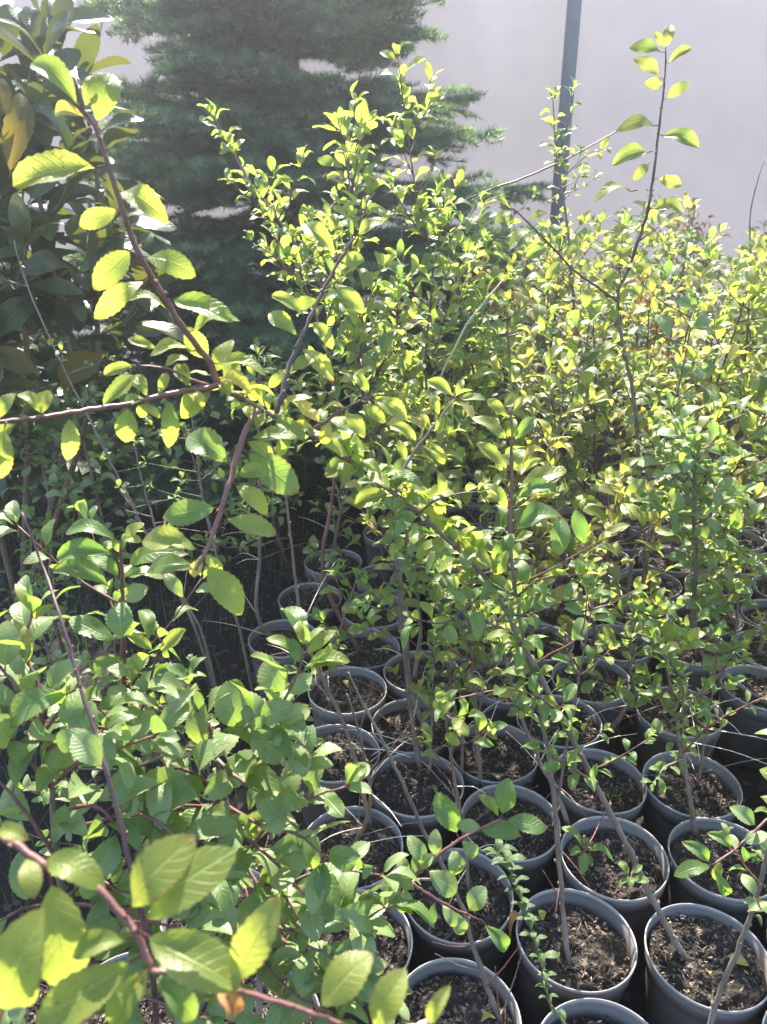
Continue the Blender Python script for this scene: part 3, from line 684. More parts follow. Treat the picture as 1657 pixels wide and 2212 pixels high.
# ------------------------------------------------------------------ upright bright-topped sapling (pot A)
bs = soil_at(1230, 2090); taken.add('A')
p = Plant('plum_sapling', 'upright plum sapling on a thin grey stem with a bright lime pointed top', 'sapling', bs, SAP, seed=12)
ss = p.stem(px_line(bs, [(1215, 1950, 1.34), (1198, 1719, 1.28), (1178, 1594, 1.26), (1158, 1489, 1.24), (1130, 1380, 1.22), (1112, 1260, 1.2), (1102, 1150, 1.19), (1105, 1040, 1.18), (1105, 940, 1.175), (1102, 885, 1.17)]), 0.0047, 0.0016, 'grey_bark')
i0 = int(len(ss) * .68); p.stem(ss[i0:], 0.0034, 0.0018, 'red_bark', 'shoot', raw=True)
for a in [(1100, 955, 1026, 898, 1.18, .5, 'lime', .8), (1103, 900, 1144, 855, 1.17, .6, 'lime', .8), (1100, 907, 1056, 863, 1.17, .5, 'lime', .8), (1105, 957, 1156, 905, 1.17, .9, 'green', 1), (1103, 1027, 1033, 958, 1.18, .6, 'lime', .8),
          (1112, 1072, 1219, 1014, 1.18, .5, 'lime', .9), (1122, 1082, 1199, 1050, 1.17, .6, 'green', .8), (1105, 1105, 1052, 1045, 1.18, .6, 'lime', 1), (1130, 1142, 1207, 1103, 1.18, .6, 'green', 1), (1207, 1214, 1211, 1118, 1.14, 1, 'green', 1.05),
          (1106, 1010, 1128, 968, 1.18, .9, 'lime', 1.2), (1098, 1150, 1068, 1215, 1.18, .7, 'green', .9), (1110, 1170, 1150, 1150, 1.18, .5, 'lime', 1), (1104, 950, 1110, 905, 1.175, .9, 'lime', 1)]: p.px_leaf(*a)
c1 = p.stem([at(*q) for q in [(1114, 1265, 1.2), (1180, 1235, 1.17), (1250, 1195, 1.15), (1345, 1142, 1.12)]], 0.002, 0.0009, 'red_bark', 'branch')
for a in [(1268, 1178, 1242, 1104, 1.14, .9, 'green', .9), (1275, 1182, 1358, 1134, 1.13, .5, 'lime', .8), (1262, 1196, 1335, 1196, 1.13, .4, 'lime', .8), (1200, 1225, 1290, 1238, 1.15, .3, 'green', .9), (1290, 1170, 1330, 1150, 1.13, .5, 'lime', 1), (1240, 1200, 1255, 1245, 1.14, .8, 'lime', 1.1), (1160, 1240, 1140, 1290, 1.17, .8, 'lime', .9), (1225, 1210, 1190, 1250, 1.15, .6, 'lime', .9)]: p.px_leaf(*a)
c2 = p.stem([at(*q) for q in [(1116, 1290, 1.2), (1160, 1255, 1.16), (1200, 1245, 1.14), (1262, 1240, 1.12)]], 0.002, 0.0009, 'red_bark', 'branch'); p.leaves_along(c2, .024, .05, ['green', 'lime'])
c3 = p.stem([at(*q) for q in [(1145, 1440, 1.23), (1195, 1410, 1.2), (1255, 1370, 1.17), (1270, 1280, 1.15)]], 0.002, 0.0009, 'red_bark', 'branch'); p.leaves_along(c3, .026, .05, ['green'])
for i in range(int(len(ss) * .3), int(len(ss) * .72), 2):
    if p.r.random() < .6: p.rosette(ss[i], V((p.r.uniform(-1, 1), -.5, .5)).normalized(), 3, .045, 'green', .3)
for (px, py, qx, qy) in [(1215, 1960, 1172, 1880), (1205, 1830, 1280, 1925), (1212, 1900, 1200, 1975)]:
    p.stem([at(px, py, 1.34), at((px + qx) / 2, (py + qy) / 2 - 6, 1.31), at(qx, qy, 1.29)], .0014, .0005, 'red_bark', 'twig', 5)
p.finish()

# ------------------------------------------------------------------ tall right shoot
def trace(label, key, rows, r0, r1, seed, bark='grey_bark', off=(0, 0), join=False, name='plum_sapling', root=None):
    b_ = V(root) if root is not None else (base_of(key, *off) if isinstance(key, str) else V((key[0], key[1], SOIL_Z - 0.005)))
    q = Plant(name, label, 'sapling', b_, SAP, join=join, seed=seed)
    return q, q.stem(px_line(b_, rows), r0, r1, bark)
def nearest_pot(x, y):
    i = min(range(len(pos)), key=lambda k: (pos[k][0] - x) ** 2 + (pos[k][1] - y) ** 2); used.add(i); return pos[i]
used = set(i for i in range(fixed) if keys[i] in ('A', 'B'))

t, ts = trace('tallest plum shoot standing alone against the white sheeting, dark stem and toothed leaves', nearest_pot(0.72, 1.78),
              [(1412, 1400, 1.95), (1398, 1225, 1.85), (1383, 1055, 1.75), (1373, 885, 1.66), (1345, 740, 1.58), (1332, 650, 1.54), (1365, 560, 1.5), (1395, 470, 1.47), (1410, 390, 1.45), (1422, 290, 1.43), (1433, 200, 1.42), (1438, 140, 1.415), (1438, 108, 1.41)], 0.0058, 0.0009, 21)
t.stem(ts[int(len(ts) * .5):], .0034, .0011, 'dark_bark', 'shoot', raw=True)
for a in [(1430, 110, 1449, 52, 1.41, .95, 'olive', 1.1), (1428, 121, 1365, 99, 1.41, .6, 'olive', 1), (1428, 105, 1415, 70, 1.41, .7, 'olive', .9), (1440, 136, 1494, 106, 1.41, .6, 'olive', .9), (1431, 160, 1377, 126, 1.41, .6, 'olive', .9), (1432, 180, 1395, 177, 1.42, .9, 'olive', 1.2),
          (1440, 214, 1487, 178, 1.42, .9, 'olive', 1.1), (1420, 254, 1340, 274, 1.43, .6, 'olive', .8), (1432, 284, 1507, 320, 1.43, .6, 'olive', .9), (1410, 326, 1325, 355, 1.44, .6, 'olive', 1), (1406, 350, 1370, 386, 1.44, .8, 'olive', 1), (1415, 385, 1472, 399, 1.45, .8, 'olive', 1.2),
          (1400, 450, 1479, 456, 1.46, .6, 'olive', 1.1), (1378, 411, 1282, 426, 1.47, .4, 'olive', .8), (1378, 494, 1312, 506, 1.48, .5, 'olive', 1), (1360, 560, 1300, 545, 1.5, .5, 'olive', 1), (1368, 465, 1350, 480, 1.49, .9, 'green', 1.2), (1385, 500, 1430, 520, 1.48, .6, 'olive', 1), (1375, 530, 1330, 560, 1.49, .7, 'olive', 1), (1362, 565, 1410, 590, 1.5, .6, 'olive', 1), (1350, 600, 1300, 590, 1.52, .6, 'lime', 1), (1343, 620, 1390, 640, 1.53, .7, 'olive', 1)]: t.px_leaf(*a)
u1 = t.stem([at(*q) for q in [(1332, 650, 1.54), (1290, 620, 1.52), (1240, 583, 1.5), (1180, 520, 1.48), (1112, 452, 1.46)]], .003, .0014, 'dark_bark', 'branch')
for a in [(1180, 540, 1137, 557, 1.48, .7, 'green', 1.1), (1158, 500, 1102, 521, 1.47, .5, 'olive', 1), (1117, 455, 1068, 482, 1.46, .5, 'olive', .9), (1113, 450, 1046, 441, 1.46, .4, 'olive', .8), (1205, 540, 1262, 545, 1.49, .6, 'olive', 1), (1140, 480, 1180, 455, 1.47, .6, 'olive', .9), (1250, 585, 1290, 560, 1.5, .6, 'olive', .9), (1270, 600, 1265, 660, 1.51, .7, 'olive', 1), (1215, 560, 1180, 600, 1.49, .7, 'olive', 1)]: t.px_leaf(*a)
for i in range(int(len(ts) * .28), int(len(ts) * .6)):
    if t.r.random() < .85:
        ax = V((t.r.uniform(-1, 1), t.r.uniform(-1, .2), .4)).normalized()
        e = t.stem([ts[i], ts[i] + ax * t.r.uniform(.03, .09) + V((0, 0, .015))], .0016, .0008, 'dark_bark', 'twig', 5, 3); t.leaves_along(e, .018, .052, ['olive', 'olive', 'lime'], droop=.6)
t.finish()

# ------------------------------------------------------------------ generic leafing helper
def bushy(P, pts, n_br, lo, hi, blen, spacing, leaf, styles, bark='dark_bark', up=.45, taper=.4, bare=0, tipleaf=True, spur=.5, droop=.15):
    """side branches with leaves on a finished stem"""
    r = P.r; n = len(pts)
    for k in range(n_br):
        i = int(n * (lo + (hi - lo) * (k + r.random()) / n_br)); i = min(i, n - 2); q = pts[i]
        a = r.uniform(0, 6.28); d = V((math.cos(a), math.sin(a), up + r.uniform(-.2, .5))).normalized(); ln = blen * r.uniform(.45, 1.15) * (1.1 + .5 * (taper - .4) - taper * (i / n))
        e = P.stem([q, q + d * ln * .5 + V((0, 0, -.02 * ln)), q + d * ln + V((0, 0, .12 * ln))], .0021, .0008, bark, 'branch', 5, 4)
        P.leaves_along(e, spacing, leaf, styles, start=.12, droop=droop)
    for i in range(int(n * lo), n - 1):
        if r.random() < spur:
            ax = V((r.uniform(-1, 1), r.uniform(-1, 1), r.uniform(.2, 1))).normalized(); P.rosette(pts[i], ax, r.randint(2, 4), leaf * .85, styles, droop)
    for k in range(bare):
        i = int(n * r.uniform(.08, lo + .1)); a = r.uniform(0, 6.28); d = V((math.cos(a), math.sin(a), .35)).normalized(); q = pts[min(i, n - 2)]; ln = r.uniform(.05, .20)
        P.stem([q, q + d * ln * .6 + V((0, 0, .008)), q + d * ln], .0012, .0005, r.choice(['grey_bark', 'red_bark', 'straw']), 'twig', 4, 3)
    if tipleaf: P.leaves_along(pts[int(n * .8):], leaf * .45, leaf, styles, droop=droop)

# twin-topped sapling before the post
q, s = trace('slim plum sapling whose two leafy tips stand in front of the steel post', nearest_pot(.62, 2.5), [(1285, 950, 2.6), (1262, 800, 2.5), (1243, 690, 2.45), (1235, 600, 2.42), (1228, 500, 2.4), (1215, 420, 2.38), (1206, 355, 2.37)], .007, .0026, 31)
a1 = q.stem([at(*v) for v in [(1206, 355, 2.37), (1200, 325, 2.37), (1197, 262, 2.36), (1194, 212, 2.36)]], .0026, .0012, 'dark_bark', 'shoot'); a2 = q.stem([at(*v) for v in [(1206, 352, 2.37), (1215, 310, 2.36), (1230, 245, 2.35), (1238, 200, 2.35)]], .0026, .0012, 'dark_bark', 'shoot')
a3 = q.stem([at(*v) for v in [(1212, 390, 2.38), (1240, 360, 2.36), (1275, 330, 2.35), (1300, 325, 2.34)]], .002, .0009, 'grey_bark', 'branch')
for e in (a1, a2, a3): q.leaves_along(e, .024, .062, ['lime', 'green', 'olive'])
bushy(q, s, 10, .45, .97, .2, .035, .048, ['lime', 'green', 'olive'], spur=.25); q.finish()

# bush of the middle: three leaders
q, s = trace('dense plum sapling of small bright leaves with an erect twin leader before the fir', 'M', [(890, 1500, 1.78), (870, 1300, 1.8), (850, 1100, 1.82), (800, 900, 1.85), (765, 700, 1.86), (757, 460, 1.86), (750, 285, 1.85)], .007, .0016, 41, off=(.05, -.03))
bushy(q, s, 32, .40, .97, .25, .034, .074, ['lime', 'green', 'lime'], spur=.3, bare=4, up=.85, taper=1.05); q.finish(); used.add(keys.index('M'))
q, s = trace('dense plum sapling with the highest pale tip overlapping the dark fir', nearest_pot(.17, 1.9), [(985, 1300, 2.12), (960, 1150, 2.12), (950, 1000, 2.12), (918, 800, 2.1), (935, 580, 2.08), (900, 420, 2.06), (866, 185, 2.04)], .007, .0016, 42, 'dark_bark')
bushy(q, s, 32, .36, .97, .26, .034, .074, ['lime', 'green', 'lime'], spur=.3, bare=3, up=.85, taper=1.05); q.finish()
q, s = trace('dense plum sapling with long spreading twigs in the middle of the crowd', nearest_pot(.3, 2.1), [(1060, 1250, 2.25), (1040, 1050, 2.25), (1030, 850, 2.25), (1000, 700, 2.25), (980, 560, 2.25), (965, 470, 2.25)], .007, .0016, 43, 'dark_bark')
bushy(q, s, 30, .3, .97, .26, .034, .072, ['lime', 'green', 'green'], spur=.4, bare=3, up=.85, taper=1.05); q.finish()
q, s = trace('plum sapling leaning across the dark fir with a thin pale-leaved shoot', 'T', [(880, 1150, 2.15), (830, 950, 2.1), (760, 760, 2.05), (700, 630, 2.02), (640, 530, 2.0), (590, 460, 1.98), (535, 385, 1.96), (490, 300, 1.95), (455, 245, 1.94)], .0065, .0014, 44); used.add(keys.index('T'))
q.leaves_along(s[int(len(s) * .52):], .04, .056, ['green', 'lime'], spread=.8); bushy(q, s, 19, .3, .72, .22, .031, .066, ['lime', 'green'], spur=.3, tipleaf=False); q.finish()
q, s = trace('plum sapling with red twigs arching over the shaded pots', 'Y', [(700, 1250, 1.95), (720, 1060, 1.9), (735, 900, 1.86), (700, 740, 1.83), (660, 620, 1.82), (640, 560, 1.8)], .006, .0015, 45, 'red_bark'); used.add(keys.index('Y'))
bushy(q, s, 20, .35, .97, .2, .031, .066, ['lime', 'green'], 'red_bark', spur=.35); q.finish()

# right-hand grey-leaved sapling, and its neighbours
q, s = trace('plum sapling with grey-green dense leaf tiers on a straight grey stem', nearest_pot(.86, 1.68), [(1506, 1400, 1.8), (1503, 1235, 1.68), (1500, 1135, 1.64), (1498, 1040, 1.62), (1496, 955, 1.6)], .0065, .0018, 51)
bushy(q, s, 30, .22, .98, .15, .022, .062, ['dusty', 'dusty', 'green'], 'brown_bark', spur=.8); q.finish()
q, s = trace('plum sapling on two close stems with a low tuft of round leaves', 'D', [(1490, 1720, 1.4), (1478, 1640, 1.42), (1475, 1540, 1.42), (1478, 1450, 1.42)], .0055, .0016, 52, 'brown_bark', root=soil_at(1500, 1808)); used.add(keys.index('D'))
e = q.stem([at(*v) for v in [(1478, 1625, 1.42), (1530, 1570, 1.36), (1600, 1530, 1.32), (1665, 1500, 1.3)]], .0022, .0011, 'red_bark', 'branch'); q.leaves_along(e, .017, .036, ['green', 'lime']); e = q.stem([at(*v) for v in [(1478, 1640, 1.42), (1440, 1655, 1.37), (1412, 1690, 1.34)]], .0018, .0009, 'grey_bark', 'branch'); q.leaves_along(e, .014, .033, ['green'])
bushy(q, s, 4, .5, .95, .09, .02, .035, ['green', 'dusty'], spur=.5); q.finish()
q, s = trace('plum sapling at the outer edge with a red drooping twig of four leaves', nearest_pot(.70, .74), [(1553, 2148, 1.12), (1600, 2035, 1.1), (1623, 1973, 1.09), (1653, 1863, 1.08), (1675, 1750, 1.06), (1690, 1600, 1.05)], .0046, .002, 53, root=soil_at(1522, 2262))
e = q.stem([at(*v) for v in [(1672, 1762, 1.06), (1648, 1779, 1.05), (1588, 1834, 1.04), (1540, 1868, 1.03)]], .0022, .0012, 'red_bark', 'branch')
for a in [(1540, 1860, 1478, 1820, 1.03, .7, 'green', .9), (1535, 1884, 1460, 1888, 1.03, .6, 'green', .9), (1542, 1866, 1569, 1932, 1.03, .9, 'green', .9), (1542, 1870, 1500, 1880, 1.03, .7, 'lime', 1.1), (1590, 1832, 1532, 1800, 1.04, .7, 'green', .9), (1600, 1825, 1655, 1800, 1.04, .6, 'dusty', 1), (1560, 1850, 1545, 1900, 1.035, .8, 'lime', 1), (1640, 1785, 1585, 1745, 1.05, .6, 'dusty', 1), (1620, 1800, 1670, 1830, 1.05, .6, 'dusty', 1)]: q.px_leaf(*a)
bushy(q, s, 5, .5, .97, .1, .02, .042, ['dusty', 'green'], 'red_bark', spur=.4); q.rosette(at(1635, 1945, 1.08), V((-.3, -.4, .6)).normalized(), 3, .035, 'dusty'); q.finish()

# bare long stem with the red twig of big leaves (pot K)
q, s = trace('bare slender stem with one red twig of large rounded leaves above the pots', 'K', [(1055, 2140, 1.24), (1023, 2044, 1.2), (993, 1944, 1.17), (918, 1799, 1.13), (860, 1670, 1.1), (828, 1604, 1.085), (775, 1500, 1.06), (752, 1452, 1.05)], .0046, .0014, 54, root=soil_at(1084, 2212)); used.add(keys.index('K'))
e = q.stem([at(*v) for v in [(985, 1935, 1.16), (930, 1900, 1.08), (873, 1909, 1.03)]], .0024, .0018, 'grey_bark', 'branch')
e1 = q.stem([at(*v) for v in [(873, 1909, 1.03), (928, 1864, 1.02), (993, 1814, 1.01), (1083, 1769, 1.0)]], .0028, .0014, 'red_bark', 'branch'); e2 = q.stem([at(*v) for v in [(890, 1908, 1.04), (915, 1925, 1.04), (963, 1954, 1.05), (1040, 1988, 1.06)]], .0024, .0012, 'red_bark', 'branch')
for a in [(1080, 1766, 1101, 1684, 1.0, .9, 'green', 1.1), (1083, 1766, 1034, 1718, 1.0, .6, 'lime', .9), (1086, 1771, 1176, 1790, 1.0, .6, 'green', 1.05), (1038, 1812, 1121, 1794, 1.0, .7, 'green', 1.1), (993, 1811, 947, 1713, 1.01, .9, 'green', .95), (1050, 1795, 990, 1785, 1.0, .8, 'dusty', 1),
          (982, 1836, 990, 1888, 1.0, .9, 'dusty', 1.3), (928, 1866, 882, 1814, 1.02, .9, 'dusty', 1), (938, 1860, 942, 1792, 1.02, .9, 'dusty', 1), (873, 1910, 880, 1975, 1.03, .9, 'dusty', 1.1), (870, 1908, 820, 1915, 1.03, .7, 'dusty', 1), (930, 1900, 985, 1928, 1.02, .9, 'dusty', 1.3), (1034, 1988, 1092, 2050, 1.06, .8, 'green', 1),
          (975, 1962, 1000, 2016, 1.05, .9, 'dusty', 1.1), (1010, 1975, 1048, 1918, 1.05, .9, 'dusty', 1.1), (940, 1940, 930, 1995, 1.05, .9, 'dusty', .9), (880, 1900, 862, 1850, 1.03, .8, 'dusty', 1), (895, 1890, 905, 1840, 1.03, .9, 'dusty', 1), (950, 1845, 905, 1870, 1.02, .8, 'dusty', 1), (960, 1950, 985, 2000, 1.04, .9, 'dusty', 1), (1000, 1830, 1030, 1850, 1.01, .8, 'dusty', 1.2)]: q.px_leaf(*a)
for v in [((1023, 2044), (935, 2035)), ((1040, 2100), (940, 2060)), ((1050, 2130), (1125, 2040)), ((1085, 2190), (1130, 2050)), ((1078, 2190), (1070, 2090))]:
    q.stem([at(*v[0], 1.2), at((v[0][0] + v[1][0]) / 2, (v[0][1] + v[1][1]) / 2 + 5, 1.17), at(*v[1], 1.14)], .0014, .0005, q.r.choice(['grey_bark', 'red_bark']), 'twig', 5)
q.finish()

# pot-standing plain stems of the middle
ROOT = {'N': (909, 1670), 'E': (1040, 1706), 'I': (1001, 1624), 'C': (1233, 1800), 'F': (1313, 1583), 'W': (803, 1794)}
for key, off, rows, r, seed, lab in [
        ('N', (.055, .06), [(890, 1560, 1.6), (870, 1380, 1.58), (855, 1200, 1.56), (850, 1080, 1.55)], .0058, 61, 'straight grey plum stem rising through the bright crumbly-soil pot'),
        ('I', (-.03, .0), [(985, 1540, 1.75), (965, 1430, 1.73), (950, 1300, 1.71)], .005, 62, 'paired slender grey plum stems in the pot of the tan leaf'),
        ('E', (-.035, .075), [(1030, 1580, 1.55), (1022, 1450, 1.52), (1015, 1330, 1.5), (1020, 1220, 1.48)], .0052, 63, 'straight brown plum stem behind the serrated bright twig'),
        ('C', (-.10, .04), [(1195, 1700, 1.52), (1150, 1610, 1.50), (1115, 1510, 1.49), (1085, 1400, 1.48), (1070, 1330, 1.47)], .0055, 64, 'leaning brown plum stem behind the upright bright-topped sapling'),
        ('W', (.07, -.03), [(770, 1650, 1.5), (745, 1570, 1.5), (690, 1450, 1.5), (655, 1370, 1.5), (640, 1270, 1.5), (630, 1180, 1.49), (615, 1050, 1.48), (605, 950, 1.47)], .0052, 65, 'long bare dark stem running up past the shaded pots'),
        ('S', (.0, .0), [(556, 1330, 2.05), (562, 1180, 2.05), (563, 1050, 2.04), (558, 900, 2.03), (560, 770, 2.02)], .0062, 66, 'forked bare plum stem in the shaded pot at the grass edge'),
        ('R', (.03, .02), [(700, 1270, 2.28), (720, 1180, 2.25), (745, 1050, 2.2)], .005, 67, 'short leafy plum stem in a shaded pot near the grass'),
        ('Q', (.0, .02), [(730, 1130, 2.5), (770, 1000, 2.48), (800, 880, 2.45)], .006, 68, 'leafy plum stem in the farthest shaded pot'),
        ('F', (.03, -.02), [(1345, 1540, 1.66), (1365, 1490, 1.64), (1360, 1400, 1.58), (1385, 1300, 1.55)], .0055, 69, 'leaning plum stem with hanging leaf cluster over the grass-sprout pot'),
        ('G', (.0, .0), [(1475, 1650, 1.5), (1462, 1560, 1.52), (1440, 1440, 1.5), (1430, 1370, 1.5)], .0056, 70, 'grey plum stem in the pot with pale sticks on its rim'),
        ('H', (.0, .03), [(1560, 1450, 1.85), (1590, 1350, 1.8), (1600, 1200, 1.78)], .0056, 71, 'plum stem in the pot with the torn pale leaf'),
        ('J', (.02, .02), [(1000, 1790, 1.35), (975, 1640, 1.33), (960, 1520, 1.3)], .0045, 72, 'thin plum stem in the pot shaded by the red twig'),
        ('U', (.0, -.02), [(705, 1500, 1.75), (730, 1380, 1.75), (770, 1250, 1.74)], .005, 73, 'thin plum stem in the pot with deep shaded wall'),
        ('X', (-.01, .0), [(800, 1740, 1.3), (780, 1600, 1.28), (750, 1500, 1.25)], .004, 74, 'stub of a plum stem in the black-soil pot')]:
    q, s = trace(lab, key, rows, r, r * .35, seed, q.r.choice(['grey_bark', 'brown_bark', 'grey_bark']), off, root=soil_at(*ROOT[key]) if key in ROOT else None); used.add(keys.index(key))
    dens = {'N': (12, .45), 'I': (9, .4), 'E': (12, .4), 'C': (10, .4), 'W': (0, 0), 'S': (9, .2), 'R': (8, .4), 'Q': (12, .5), 'F': (12, .5), 'G': (11, .4), 'H': (14, .5), 'J': (3, .2), 'U': (7, .35), 'X': (0, 0)}[key]
    bushy(q, s, dens[0], .45, .97, .15, .030, .054, ['green', 'green', 'lime'] if key not in 'SRQ' else ['dusty', 'green'], q.r.choice(['dark_bark', 'red_bark']), spur=dens[1] * .6, bare=9, tipleaf=dens[0] > 0)
    if key in 'NIMGEC':
        o_ = V((q.r.uniform(-.045, .045), q.r.uniform(-.02, .035), 0)); l_ = V((q.r.uniform(-.06, .06), q.r.uniform(-.05, .05), 0)); hh = q.r.uniform(.35, .6); b2_ = s[0] + o_
        s2 = q.stem([b2_, b2_ + l_ * .3 + V((0, 0, hh * .4)), b2_ + l_ + V((0, 0, hh))], r * .7, r * .22, q.r.choice(['brown_bark', 'grey_bark'])); bushy(q, s2, 5, .5, .97, .1, .03, .042, ['green', 'lime'], spur=.2, bare=5)
    q.finish()

# thin green weed
b_ = base_of('Z', -.01, .03); q = Plant('willowherb', 'thin green weed with small paired leaves climbing past a pot rim', 'weed', b_, None, seed=80)
s = q.stem(px_line(b_, [(1190, 2170, 1.17), (1178, 2109, 1.15), (1148, 2009, 1.13), (1120, 1930, 1.12), (1098, 1869, 1.12), (1075, 1842, 1.11)]), .0022, .001, 'green_stem')
for i in range(3, len(s), 1):
    a = i * 1.57; d = V((math.cos(a), math.sin(a), .35)); d.normalize()
    for sg in (1, -1): q.leaf(s[i], V((d.x * sg, d.y * sg, .3)), V((0, .2, 1)), .027 * q.r.uniform(.6, 1.15) * (1 if i > 10 else .6), 'weed', 1.25)
q.finish()

# long bare leaning stems at the grassy edge
for rows, base, r, seed, bark, lab in [
        ([(430, 1380, 2.0), (375, 1260, 1.98), (300, 1120, 1.95), (250, 1020, 1.93), (200, 920, 1.9), (130, 780, 1.88), (60, 620, 1.86), (30, 520, 1.85)], (-.47, 1.82), .0046, 91, 'grey_bark', 'long bare grey stem leaning over the dark grass toward the laurel'),
        ([(440, 1380, 2.0), (395, 1290, 1.98), (345, 1165, 1.95), (320, 1085, 1.93), (295, 985, 1.92), (265, 810, 1.9)], (-.445, 1.74), .0042, 92, 'grey_bark', 'bare grey stem leaning beside a longer one over dark grass'),
        ([(520, 1370, 2.0), (490, 1290, 2.0), (460, 1170, 2.0), (440, 1090, 2.0), (428, 1000, 2.0), (410, 870, 2.0)], (-.36, 1.80), .0042, 93, 'grey_bark', 'bare grey stem with stubby side twigs near the shaded pots')]:
    bpt = V((base[0], base[1], -.01)); q = Plant('bare_sapling', lab, 'sapling', bpt, 'bare leaning stems at the grass edge', seed=seed)
    s = q.stem([bpt] + [at(*v) for v in rows], r, r * .35, bark)
    for k in range(11):
        i = int(len(s) * q.r.uniform(.25, .97)); i = min(i, len(s) - 2); a = q.r.uniform(0, 6.28); d = V((math.cos(a), math.sin(a), .35)).normalized(); ln = q.r.uniform(.03, .15)
        e = q.stem([s[i], s[i] + d * ln * .5, s[i] + d * ln], .0014, .0006, bark, 'twig', 4, 3)
        if q.r.random() < .7: q.rosette(e[-1], d, 4, .026, ['dusty', 'green'], .1)
    for i in range(len(s) // 2, len(s)):
        if q.r.random() < .3: q.rosette(s[i], V((q.r.uniform(-1, 1), q.r.uniform(-1, 1), .4)).normalized(), 3, .022, 'dusty')
    q.finish()
for rows, base, seed, lab in [([(260, 1300, 2.2), (220, 1120, 2.2), (180, 950, 2.2), (150, 860, 2.2)], (-.80, 1.95), 95, 'small shaded plum sapling under the side shoot of the arching one'),
                              ([(110, 1300, 2.2), (110, 1130, 2.2), (90, 1000, 2.2), (60, 930, 2.2)], (-1.0, 2.05), 96, 'small shaded plum sapling near the laurel foot'),
                              ([(480, 1250, 2.4), (450, 1120, 2.4), (420, 1000, 2.4), (400, 930, 2.4)], (-.55, 2.4), 97, 'shaded plum sapling beneath the fir boughs'),
                              ([(590, 1120, 2.6), (600, 1000, 2.6), (610, 900, 2.6), (620, 800, 2.6)], (-.35, 2.65), 98, 'shaded plum sapling just before the fir trunk')]:
    bpt = V((base[0], base[1], -.01)); q = Plant('plum_sapling', lab, 'sapling', bpt, SAP, seed=seed); s = q.stem([bpt] + [at(*v) for v in rows], .006, .002, 'brown_bark'); bushy(q, s, 24, .25, .97, .24, .032, .055, ['dusty', 'green'], spur=.3); q.finish()

for x, y, hh, seed, lab in [(-.42, 1.42, .40, 121, 'low small-leaved sapling in the grass behind the round-leaved bush'), (-.70, 1.45, .42, 122, 'low small-leaved sapling in the grass, nearer the laurel side'), (-.26, 1.30, .42, 123, 'low small-leaved sapling between grass and pots'), (-.62, 1.18, .42, 124, 'low small-leaved sapling beneath the red upright shoot'), (-.88, 1.7, .5, 125, 'low shaded sapling by the laurel stems')]:
    bpt = V((x, y, -.01)); q = Plant('plum_sapling', lab, 'sapling', bpt, SAP, seed=seed); s = q.stem([bpt, bpt + V((.01, 0, hh * .5)), bpt + V((-.03, .02, hh))], .0045, .0016, 'brown_bark'); bushy(q, s, 13, .25, .97, .17, .030, .042, ['dusty', 'green'], spur=.3); q.finish()

# ------------------------------------------------------------------ round-leaved foreground bush: four saplings
q, s = trace('foreground sapling with one dark leafless stem crossing the round-leaved bush', nearest_pot(-.34, .62), [(330, 2080, .76), (308, 1985, .74), (280, 1860, .74), (245, 1720, .75), (215, 1620, .77), (165, 1450, .81), (130, 1330, .84), (88, 1210, .90), (48, 1108, .91)], .0036, .0014, 101, 'dark_bark')
q.px_leaf(200, 1570, 120, 1620, .78, .7, 'dusty'); q.px_leaf(228, 1665, 160, 1590, .76, .8, 'dusty', 1.2); q.finish()
q, s = trace('foreground plum sapling topped by an upright red shoot with lance-shaped leaves', nearest_pot(-.42, .95), [(300, 1700, 1.08), (275, 1560, 1.04), (268, 1470, 1.02), (266, 1330, 1.0), (263, 1240, .99), (261, 1168, .985)], .005, .0018, 102, 'red_bark')
for a in [(252, 1166, 143, 1140, .985, .4, 'green', .8), (260, 1166, 305, 1130, .985, .5, 'lime', 1), (262, 1180, 300, 1165, .98, .5, 'lime', 1), (256, 1206, 127, 1206, .99, .6, 'green', .9), (268, 1242, 383, 1183, .99, .6, 'green', .8), (258, 1277, 120, 1236, .99, .5, 'green', .8),
          (262, 1300, 315, 1268, 1.0, .9, 'dusty', 1.4), (265, 1392, 255, 1305, 1.0, .9, 'dusty', 1.3), (262, 1390, 150, 1340, 1.0, .6, 'green', .9), (270, 1250, 305, 1235, 1.0, .6, 'green', 1), (255, 1215, 245, 1165, .99, .8, 'green', 1), (270, 1450, 320, 1420, 1.02, .8, 'dusty', 1.2), (268, 1420, 205, 1450, 1.02, .8, 'dusty', 1.2), (300, 1240, 410, 1220, .97, .5, 'green', .9)]: q.px_leaf(*a)
e = q.stem([at(*v) for v in [(285, 1590, 1.05), (310, 1520, 1.03), (330, 1450, 1.01), (338, 1412, 1.0)]], .0022, .0014, 'red_bark', 'branch')
for a in [(338, 1412, 403, 1363, 1.0, .6, 'lime', .9), (335, 1412, 278, 1372, 1.0, .5, 'lime', .8), (325, 1470, 370, 1440, 1.0, .7, 'green', 1)]: q.px_leaf(*a)
bushy(q, s, 7, .3, .7, .2, .024, .058, ['dusty', 'green'], 'red_bark', spur=.3, tipleaf=False); q.finish()

